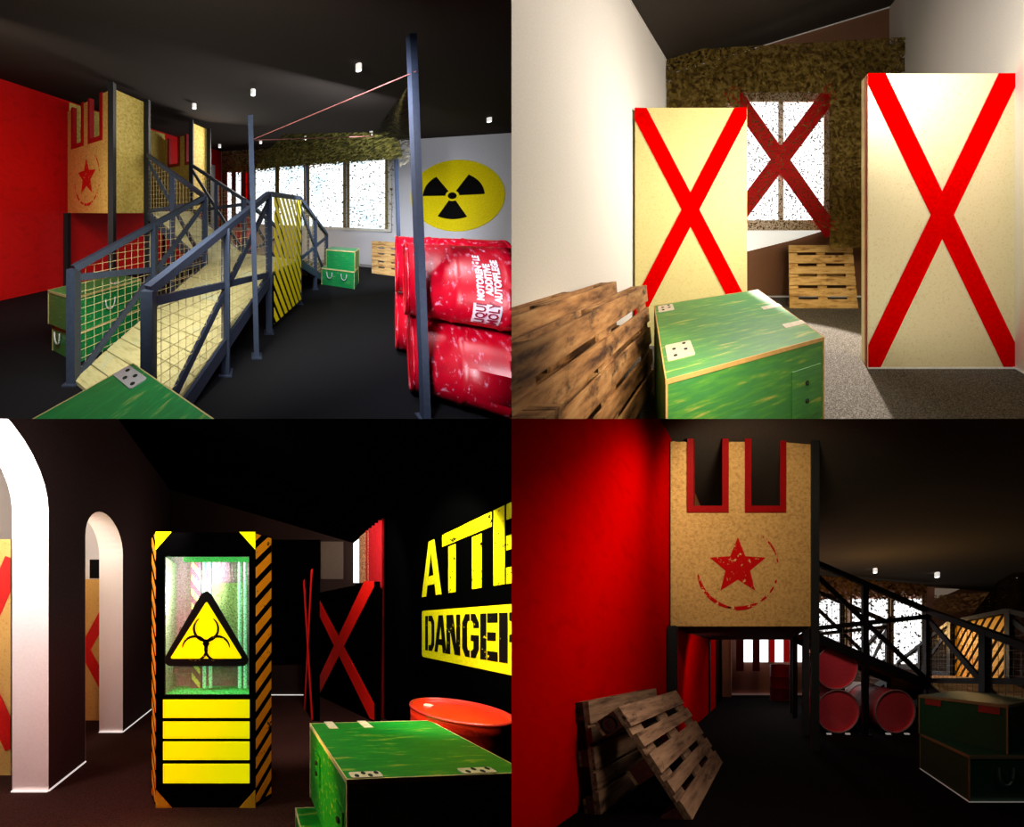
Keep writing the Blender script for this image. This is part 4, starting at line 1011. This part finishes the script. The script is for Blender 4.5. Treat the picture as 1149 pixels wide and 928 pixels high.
# recess behind the window
def G(name, pts, y, mat, th=.01): P = [(fx(a), y, fz(b)) for a, b in pts]; v, f = slab(P, (0, 1, 0), th); mb = MB(); mb.add(v, f); return mb.build(name, mat, R, cab)
sc_ = (Yc + .33) / Yc
cb('recess_back', (wx0 - .1, Yc + .33, wz0 - .05), (wx1 + .1, Yc + .35, wz1 + .1), streak('mauve mottled panel', [(150, 100, 130), (190, 150, 170)], 40, rough=.8))
cb('recess_floor', (wx0 - .02, Yc + .03, wz0 - .01), (wx1 + .02, Yc + .33, wz0), plain('vivid green floor', (60, 225, 90), .6))
cb('recess_side', (wx0 - .02, Yc + .03, wz0), (wx0, Yc + .33, wz1), plain('sage side panel', (150, 170, 130), .7))
cb('recess_side', (wx1, Yc + .03, wz0), (wx1 + .02, Yc + .33, wz1), plain('sage side panel', (150, 170, 130), .7))
cb('light_strip', (wx0 + .15, Yc + .032, wz1 - .035), (wx1, Yc + .07, wz1), glow('green strip light', (40, 200, 70), .9))
cb('recess_panel', (wx0 + .46 * (wx1 - wx0), Yc + .30, wz0 + .22), (wx0 + .9 * (wx1 - wx0), Yc + .32, wz1 - .18), streak('sage speckled panel', [(130, 160, 90), (190, 196, 140)], 50, rough=.8))
M_mint = plain('mint translucent tube', (150, 240, 190), .3, emit=.25)
for f_ in (.42, .50, .87, .94):
    mb = MB(); mb.lathe([(.016, wz0 + .02), (.016, wz1)], Matrix.Translation((wx0 + f_ * (wx1 - wx0), Yc + .17, 0)), 14); mb.build('tube', M_mint, R, cab)
for f0, f1, mt in ((.22, .36, M_mauve if 'M_mauve' in globals() else plain('mauve post', (120, 66, 92), .7)),):
    o_ = cb('inner_post', (wx0 + f0 * (wx1 - wx0), Yc + .24, wz0), (wx0 + f1 * (wx1 - wx0), Yc + .27, wz1), mt)
    for i in range(9):
        z = wz0 + .03 + i * .13; xa_, xb2 = wx0 + f0 * (wx1 - wx0) + .01, wx0 + f1 * (wx1 - wx0) - .01
        mb = MB(); mb.add([(xa_, Yc + .237, z + .12), (xb2, Yc + .237, z + .02), (xb2, Yc + .237, z - .04), (xa_, Yc + .237, z + .06)], [(0, 1, 2, 3)]); mb.build('stripe', plain('pale yellow stripe', (220, 215, 110), .6), R, o_)
for (a, b, c_) in ((.0, .12, .55), (.62, .74, .45)):
    P = [(wx0 + a * (wx1 - wx0), wz0 + .15), (wx0 + (a + .26) * (wx1 - wx0), wz0 + .15), (wx0 + (a + .17) * (wx1 - wx0), wz0 + c_), (wx0 + (a + .09) * (wx1 - wx0), wz0 + c_ + .02)]
    mb = MB(); mb.add([(x, Yc + .21, z) for x, z in P], [(0, 1, 2, 3)]); mb.build('hump', plain('mauve hump', (118, 62, 84), .7), R, cab)
mb = MB(); mb.box((wx0, Yc + .012, wz0), (wx1, Yc + .018, wz1)); mb.build('window_pane', tinted_glass('dotted safety glass', (150, 215, 150), .16), R, cab)
lamp(R, 'POINT', ((wx0 + wx1) / 2 - .1, Yc + .12, wz1 - .25), 25, (255, 246, 250), .05, name='cabinet_light')
# warning triangle
def rounded_tri(pts, r, n=6):
    out = []; k_ = len(pts)
    for i in range(k_):
        p = Vector(pts[i]); a = (Vector(pts[i - 1]) - p).normalized(); b = (Vector(pts[(i + 1) % k_]) - p).normalized()
        half = a.angle(b) / 2; dd = r / math.tan(half); c_ = p + (a + b).normalized() * (r / math.sin(half))
        s0 = p + a * dd - c_; s1_ = p + b * dd - c_; a0 = math.atan2(s0.y, s0.x); a1 = math.atan2(s1_.y, s1_.x); dl = (a1 - a0 + math.pi) % (2 * math.pi) - math.pi
        out += [(c_.x + r * math.cos(a0 + dl * j / n), c_.y + r * math.sin(a0 + dl * j / n)) for j in range(n + 1)]
    return out
Mt = Matrix(((k, 0, 0, 0), (0, 0, -1, Yc - .012), (0, k * -1, 0, R.h), (0, 0, 0, 1)))    # px offsets from (292,699) on the cabinet front
def T(px, py): return (px - 292, py - 699)
mb = MB(); mb.prism(rounded_tri([T(232, 657), T(180.5, 747), T(284, 747)], 7), 0, .012, Mt); tri = mb.build('warning_triangle', M_black, R, cab)
mb = MB(); mb.prism(rounded_tri([T(232.5, 675), T(192, 738.5), T(272, 738.5)], 1.2, 3), .012, .016, Mt); mb.build('triangle_field', M_ybright, R, tri)
def bio(cx_, cy_, s_):
    parts_ = []
    for a in (-90, 30, 150):
        ox, oy = cx_ + 10.5 * s_ * math.cos(math.radians(a)), cy_ + 10.5 * s_ * math.sin(math.radians(a))
        parts_.append(arc_band(ox, oy, 9.6 * s_, 2.3 * s_, a + 30, a + 330, 30))
    return parts_
for P in bio(T(232, 720)[0], T(232, 720)[1], 1.4):
    mb = MB(); mb.prism(P, .016, .019, Mt); mb.build('biohazard_ring', M_bio if 'M_bio' in globals() else grunge('worn black symbol', (10, 10, 8), (240, 235, 0), .35, .60), R, tri)
mb = MB(); mb.prism([(T(232, 722)[0] + 4 * math.cos(a * math.pi / 3), T(232, 722)[1] + 4 * math.sin(a * math.pi / 3)) for a in range(6)], .016, .019, Mt); mb.build('biohazard_hub', M_black, R, tri)
# wall lettering
M_sign = grunge('worn yellow stencil paint', (8, 8, 4), (255, 245, 0), 13, .40, .6)
M_signk = grunge('worn black stencil paint', (240, 232, 0), (4, 4, 2), 9, .36, .7)
M_signy = plain('solid yellow stencil paint', (255, 245, 0), .6)
def wl(y): return y
def glyph(name, polys, ya, yb_, z0, z1, mat, off, root, slant=0):
    mb = MB()
    for P in polys:
        v = [(XR - off, ya + (yb_ - ya) * u_, z0 + (z1 - z0) * v_) for u_, v_ in P]; n_ = len(v)
        v2 = [(x - .003, y, z) for x, y, z in v]; mb.add(v2 + v, [tuple(range(n_)), tuple(range(2 * n_ - 1, n_ - 1, -1))] + [(i, (i + 1) % n_, n_ + (i + 1) % n_, n_ + i) for i in range(n_)], None, (0, 0, 0))
    return mb.build(name, mat, R, root)
st = .30
gA = [[(0, 0), (.22, 0), (.44, .62), (.5, 1), (.36, 1)], [(.22 + .56, 0), (1, 0), (.68, 1), (.5, 1), (.44, .95)], [(.40, .22), (.72, .22), (.68, .38), (.44, .38)]]
gA = [[(0, 0), (.24, 0), (.56, 1), (.38, 1)], [(.74, 0), (1, 0), (.66, 1), (.5, 1), (.47, .88)], [(.30, .20), (.72, .20), (.66, .36), (.38, .36)]]
gT = [[(0, .80), (1, .80), (1, 1), (0, 1)], [(.32, 0), (.66, 0), (.66, .76), (.32, .76)]]
gE = [[(0, 0), (.36, 0), (.36, 1), (0, 1)], [(.42, 0), (1, 0), (1, .2), (.42, .2)], [(.42, .42), (.9, .42), (.9, .6), (.42, .6)], [(.42, .8), (1, .8), (1, 1), (.42, 1)]]
sg = thing(R, 'warning_lettering', 'big yellow stencil letters ATTE high on the black wall', 'sign', (XR - .02, 2.6, 1.86))
for nm, g, a, b, m_ in (('letter_a', gA, 3.33, 2.97, M_signy), ('letter_t', gT, 2.956, 2.65, M_sign), ('letter_t', gT, 2.64, 2.325, M_sign), ('letter_e', gE, 2.305, 2.02, M_sign)):
    glyph(nm, g, a, b, 1.87, 2.52, m_, .006, sg)
sd = thing(R, 'danger_sign', 'yellow DANGER sign on the black wall above the red barrel', 'sign', (XR - .02, 2.6, 1.12))
mb = MB(); P = rounded_tri([(3.33, 1.13), (1.75, 1.13), (1.75, 1.70), (3.33, 1.70)], .03, 4); mb.prism(P, 0, .004, Matrix(((0, 0, -1, XR - .002), (1, 0, 0, 0), (0, 1, 0, 0), (0, 0, 0, 1)))); mb.build('plate', M_signy, R, sd)
gD = [[(0, 0), (.3, 0), (.3, 1), (0, 1)], [(.38, 0), (.75, 0), (1, .18), (1, .82), (.75, 1), (.38, 1), (.38, .84), (.64, .84), (.72, .74), (.72, .26), (.64, .16), (.38, .16)]]
gA2 = [[(0, 0), (.26, 0), (.62, 1), (.36, 1)], [(.70, 0), (1, 0), (.70, 1), (.56, 1), (.5, .85)], [(.34, .2), (.74, .2), (.68, .36), (.4, .36)]]
gN = [[(0, 0), (.28, 0), (.28, 1), (0, 1)], [(.74, 0), (1, 0), (1, 1), (.74, 1)], [(.28, 1), (.50, 1), (.80, .0), (.62, 0), (.28, .6)]]
gG = [[(.46, 0), (.2, 0), (0, .2), (0, .8), (.2, 1), (.46, 1), (.46, .84), (.36, .84), (.3, .76), (.3, .24), (.36, .16), (.46, .16)], [(.54, 0), (.8, 0), (1, .2), (1, .52), (.54, .52), (.54, .38), (.7, .38), (.7, .22), (.62, .16), (.54, .16)], [(.54, 1), (.8, 1), (1, .8), (1, .68), (.7, .68), (.7, .76), (.62, .84), (.54, .84)]]
gR = [[(0, 0), (.38, 0), (.38, 1), (0, 1)], [(.46, 1), (.8, 1), (1, .85), (1, .6), (.85, .48), (1, 0), (.7, 0), (.6, .42), (.46, .42), (.46, .56), (.66, .6), (.66, .8), (.46, .84)]]
for nm, g, a, b in (('letter_d', gD, 3.258, 3.09), ('letter_a', gA2, 3.085, 2.886), ('letter_n', gN, 2.886, 2.69), ('letter_g', gG, 2.661, 2.46), ('letter_e', gE, 2.443, 2.265), ('letter_r', gR, 2.25, 2.05)):
    glyph(nm, g, a, b, 1.22, 1.635, M_signk, .008, sd)
# crates and barrel
crate(R, 'wooden_crate', 'green crate in front of the red barrel in the black room', (.391, 1.20), (.86, .055), (-.04, .66), .338, .85, M_green3, facedark=None, plate=plain('cream hinge plate', (228, 214, 180), .5),
      hinges=[(.02, .0, .15, .045), (.55, .0, .17, .045)], straps=[(.1, .56, .06, .12), (.34, .56, .06, .12)], boltplate=[('x0', .42, .55, .1, .18), ('x0', .04, .45, .09, .22)])
crate(R, 'wooden_crate', 'lower green crate of the stack in the black room', (.255, 1.25), (.9, .04), (-.02, .50), 0, .336, M_green3)
barrel(R, 'steel_barrel', 'upright bright red barrel below the DANGER sign', (1.49, 2.02, 0), (0, 0, 1), .315, .90, M_barrel_o, up=(0, 1, 0), rimmat=plain('dull red rim', (180, 40, 30), .3, spec=.6))
# light
lamp(R, 'POINT', (-2.9, 1.75, 2.55), 150, (255, 246, 242), .25)
lamp(R, 'POINT', (-2.95, 3.2, 2.9), 42, (255, 232, 205), .2)
lamp(R, 'SPOT', (.7, 1.9, 2.5), 230, (255, 250, 235), .1, (2.02, 2.6, 1.75), 80, .3)
lamp(R, 'SPOT', (-.2, 1.0, 2.0), 90, (255, 240, 225), .15, (-.45, 2.3, 1.1), 62, .5)
lamp(R, 'SPOT', (-.7, 1.5, 1.6), 170, (255, 90, 70), .2, (-1.75, 2.7, .1), 62, .9)
lamp(R, 'AREA', (-.9, 2.0, 2.2), 10, (255, 235, 230), .3, (-1.95, 3.0, 3.2))
lamp(R, 'SPOT', (.75, 2.5, 2.9), 60, (255, 250, 235), .1, (.85, 1.55, .85), 65, .5)
lamp(R, 'SPOT', (.8, 2.9, 2.8), 330, (255, 235, 230), .1, (1.6, 4.6, 1.4), 75, .5)
lamp(R, 'SPOT', (-.6, 1.3, .9), 45, (255, 205, 80), .1, (.35, 1.5, .6), 50, .6)
lamp(R, 'POINT', (-.4, 4.6, 3.0), 12, (255, 225, 215), .3)
# ================================================================ room D: dim side of the hall with the tower (lower right)
R = BR
M_redD = streak('deep red wall paint', [(196, 0, 0), (216, 0, 0), (206, 0, 0)], 6, rough=.9, spec=0, extra=((70, 4, 4), 9, (1, 1, 1), .72, .75))
M_floorD = plain('very dark carpet', (12, 10, 10), .95, spec=.03)
M_ceilD = streak('dark warm ceiling', [(70, 64, 58), (80, 74, 66)], 60, rough=.95, spec=.03)
M_backD = streak('dim plaster', [(150, 110, 96), (166, 124, 108)], 60, rough=.9)
def zD(x, y): return 3.53 if x < -.95 else 3.53 - (x + .95) * .09
mb = MB(); mb.box((-2.2, .6, -.05), (9, 8, 0)); mb.build('floor', M_floorD, R, kind='structure')
ceil_sheet(R, 'ceiling', lambda x, y: 3.53 - (x + .95) * .085, -2.2, 9, .6, 8, M_ceilD)
wall(R, 'wall_left', (-1.34, .7), (-1.02, 3.0), 0, 3.8, 3.56, M_redD, .06)
wall(R, 'wall_left', (-1.02, 3.0), (-.915, 5.56), 0, 3.55, 3.55, M_redD, .06)
wall(R, 'wall_back', (-2.2, 7.5), (9, 7.5), 0, 3.7, 2.8, M_backD, .08)
bead(R, 'baseboard_back', (-1.0, 7.47, .03), (7, 7.47, .03), .05, plain('lit skirting', (190, 150, 140), .7, emit=.1))  # pale floor line with a weak glow of its own
mb = MB(); mb.box((-.98, 7.1, 0), (-.75, 7.3, 3.3)); mb.build('wall_stub', M_backD, R, kind='structure')
mb = MB(); mb.beam((-.93, 6.4, 0), (-.93, 6.4, 3.2), .07, .07); mb.build('trim_13', M_black, R, kind='structure')
def frD(name, x0, x1, y0, y1, yy, mat, th=.03, root=None, **k):
    a = R.pt(x0, y1, yy); b = R.pt(x1, y0, yy); mb = MB(); mb.box((a.x, yy - th, a.z), (b.x, yy, b.z)); return mb.build(name, mat, R, root, **k)
i = 9
for x0, x1, y0, y1, lb_ in ((834, 862, 655, 743, 'bright window seen under the tower behind dark red strips'), (868, 904, 655, 743, 'bright window seen under the tower behind the standing barrel'), (913, 948, 672, 741, 'leftmost bright pane right of the tower'), (956, 996, 672, 744, 'middle bright pane behind the ramp braces'), (1002, 1034, 672, 745, 'rightmost bright pane behind the ramp braces')):
    w_ = thing(R, 'window_%d' % i, lb_, 'window', R.pt((x0 + x1) / 2, y1, 7.42)); w_['kind'] = 'structure'; i += 1
    frD('pane', x0, x1, y0, y1, 7.43, M_skyw, .01, w_)
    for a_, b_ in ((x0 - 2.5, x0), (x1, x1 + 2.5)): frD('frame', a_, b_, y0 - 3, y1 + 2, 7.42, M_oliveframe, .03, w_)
P = [(907, 645), (1045, 655), (1045, 674), (907, 674)]
for x0, x1 in ((826, 834.5), (844.5, 852.5)):
    frD('hanging_strip', x0, x1, 700, 753, 7.0, plain('maroon strip', (74, 8, 12)), .01, None, label='maroon strip hanging to below the window under the tower', cat='strip curtain', group='maroon strips under the tower')
for x0, x1 in ((863, 869.5), (879, 886)):
    frD('hanging_strip', x0, x1, 700, 743, 6.9, plain('red strip', (170, 10, 16), .7, emit=.25), .01, None, label='bright red strip hanging above the standing barrel under the tower', cat='strip curtain', group='red strips above the barrel')  # emission added so these strips look brighter
# netting
M_camoD = netting('back lit camouflage net', [(40, 28, 12), (120, 88, 44), (150, 116, 66)], 16, .58, .42, 2.5, 2.75)
net_sheet(R, 'camouflage_net', [R.pt(905, 752, 7.2), R.pt(1040, 750, 7.2), R.pt(1040, 656, 7.2), R.pt(905, 645, 7.2)], 20, 10, M_camoD, 'camouflage net over the bright panes right of the tower', .08)
net_sheet(R, 'camouflage_net', [R.pt(1046, 690, 6.9), R.pt(1160, 680, 6.4), R.pt(1160, 662, 6.4), R.pt(1046, 668, 6.9)], 14, 5, netting('pale speckled net', [(120, 96, 70), (190, 160, 120)], 18, .5), 'speckled net hanging above the striped slats', .08)
net_sheet(R, 'camouflage_net', [R.pt(1090, 690, 6.2), R.pt(1160, 688, 5.9), R.pt(1160, 630, 5.9), R.pt(1120, 652, 6.2)], 10, 6, netting('dark draped net', [(14, 12, 8), (44, 36, 20)], 20, .66), 'dark net draped from the ceiling at the far right', .1)
v, f = slab([R.pt(*q, 7.38) for q in ((1049, 660), (1077, 661), (1049, 673))], (0, 1, 0), .01); mb = MB(); mb.add(v, f); mb.build('trim_14', plain('pale gable patch', (190, 170, 150), .8, emit=.2), R, kind='structure')  # brightness of this patch comes partly from its own emission
frD('trim_15', 1045, 1075, 708, 756, 7.3, plain('grey wall panel', (130, 120, 120), .8), .02, None, kind='structure')

M_star = star_material('worn crimson star paint', (192, 12, 14), (222, 182, 118), .60); M_starring = star_material('worn crimson ring paint', (192, 12, 14), (222, 182, 118), .58)
M_slat = plain('glowing amber slat paint', (236, 160, 30), .6, emit=.3)  # emission lifts the slats in the dim room
M_deckD = streak('dim plank deck', [(110, 76, 44), (150, 110, 68)], 5, (1, 6, 6), rough=.8)  # darkened copy of the plank deck, dim light put into its colours
M_steelD = plain('dimmed slate steel', (13, 11, 12), .6, spec=.1)  # slate steel copy, low light of the hall darkened into its colour
Qd = tower_set(R, (-.99, 3.0, 0), (1, 0, 0), (0, 1, 0), 1.57, 2.0, 1.37, 3.43, .55, 1.64, 1.65, 1.75, 1.75, .72, .93,
    (M_steelD, M_osb_tan, M_deckD, M_wiredark, plain('deep red trim', (150, 6, 10), .6)),
    ('tan chipboard tower with large red star against the dark ceiling', 'black framed ramp rising from landing to the tan tower in the dim hall',
     'landing with amber slanted slats behind black rails in the dim hall', 'black framed ramp coming forward above the dark crates', 'dim ramp descending behind the amber slats'), 3.45)
# barrels
rb = .295
barrel(R, 'steel_barrel', 'lower lying red barrel stacked right of the tower post in the dim hall', (1.065, 3.62, rb), (0, 1, 0), rb, .88, M_barrel_d, up=(0, 0, 1), rimmat=plain('grey rim', (120, 90, 90), .5), bung=False)
barrel(R, 'steel_barrel', 'upper lying red barrel resting on another right of the tower post', (1.045, 3.62, 3 * rb), (0, 1, 0), rb, .88, M_barrel_d, up=(0, 0, 1), rimmat=plain('grey rim', (120, 90, 90), .5), bung=False)
barrel(R, 'steel_barrel', 'lying red barrel under the stringer beside the dark crates', (1.85, 3.62, rb), (-.12, 1, 0), rb, .88, M_barrel_d, up=(0, 0, 1), rimmat=plain('grey rim', (120, 90, 90), .5), bung=False)
barrel(R, 'steel_barrel', 'half hidden barrel lying between the two front barrels', (1.90, 4.62, rb), (-.35, 1, 0), rb, .85, plain('brown grey barrel', (120, 92, 70), .5), up=(0, 0, 1), bung=False)
t, _m5 = barrel(R, 'steel_barrel', 'red barrel standing upright under the tower far away', (.55, 6.67, 0), (0, 0, 1), .29, .88, plain('maroon barrel', (120, 14, 20), .5), up=(0, 1, 0))
v, f = text_geo('OIL', .1, .004)
for x_ in (-.17, .02):
    pass
# small chocks in front of the barrels
for x_, z_ in ((.93, 0), (1.18, 0), (1.72, 0), (1.97, 0)):
    mb = MB(); mb.box((x_ - .03, 3.55, 0), (x_ + .03, 3.59, .015)); mb.build('barrel_chock', plain('white chock', (220, 215, 210), .5, emit=.2), R, label='small pale chock on the floor at the front of the lying barrels', cat='chock', group='pale barrel chocks')  # chocks carry a faint added glow
# crates
crate(R, 'wooden_crate', 'lower dark green crate at the right edge of the dim hall', (1.47, 1.87), (.75, 0), (-.0, .57), 0, .328, M_green4, handles=[('y0', .24, .22)], edge=plain('dim plywood edge', (110, 96, 70), .7), plate=plain('dim steel', (60, 84, 74), .5))  # edge and plate are dim copies, low light put into the colours
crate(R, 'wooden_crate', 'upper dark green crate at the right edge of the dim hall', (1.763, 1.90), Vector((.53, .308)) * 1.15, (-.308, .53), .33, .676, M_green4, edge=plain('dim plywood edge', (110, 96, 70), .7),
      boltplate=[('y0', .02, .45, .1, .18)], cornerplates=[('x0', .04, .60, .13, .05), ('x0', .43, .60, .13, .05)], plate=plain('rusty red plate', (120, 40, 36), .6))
bead(R, 'trim_16', (1.465, 2.44, .006), (1.465, 1.865, .006), .006, M_line); bead(R, 'trim_17', (1.465, 1.865, .006), (2.3, 1.865, .006), .006, M_line)
# pallets
def pl4(label, nt, nb, ft, T=.15):
    nt, nb, ft = Vector(nt), Vector(nb), Vector(ft)
    pallet(R, 'wooden_pallet', label, nt, ft - nt, nb - nt, (ft - nt).length, (nb - nt).length, M_pallet_d, blk=M_palblk, T=T, flip=-1, stamp=True)
pl4('front weathered pallet leaning at the red wall', (-.876, 1.667, .705), (-.417, 1.667, .0), (-.81, 2.6, .70), .19)
pl4('rear weathered pallet leaning flat on the red wall', (-1.10, 1.72, .73), (-1.02, 1.72, .0), (-.965, 2.5, .73), .12)
for px, py, s_, lb_ in ((982, 638, .1, 'ceiling spotlight above the nearer rail of the dim ramp'), (1051.5, 642.5, .11, 'ceiling spotlight right above the tall ramp post'), (1139, 649, .09, 'ceiling spotlight above the amber slats'), (923, 633, .08, 'faint ceiling spotlight beside the tan tower')):
    q = on_ceiling(R, px, py, lambda x, y: 3.53 - (x + .95) * .085); ceiling_spot(R, q, lb_, s_, s_)
lamp(R, 'SPOT', (.1, 1.65, 2.4), 125, (255, 226, 190), .12, (-.15, 3.0, 2.55), 86, .8)
lamp(R, 'SPOT', (-.15, 2.0, 2.6), 34, (255, 235, 225), .25, (-1.15, 2.0, 1.75), 130, 1.0)
lamp(R, 'AREA', (.2, 1.3, 1.5), 9, (255, 220, 200), .3, (-.75, 1.9, .4))
lamp(R, 'SPOT', (.1, 3.2, .9), 12, (255, 225, 215), .1, (-.92, 3.9, .8), 80, .6)
lamp(R, 'POINT', (3.1, 5.0, 1.6), 40, (255, 200, 120), .2)
lamp(R, 'POINT', (-.1, 5.9, 2.4), 24, (255, 190, 180), .2)
lamp(R, 'SPOT', (1.25, 2.7, 1.5), 27, (255, 215, 205), .1, (1.4, 3.6, .45), 66, .8)
lamp(R, 'SPOT', (2.0, 1.3, 1.4), 4.5, (235, 255, 235), .1, (1.9, 1.9, .3), 80, .7)
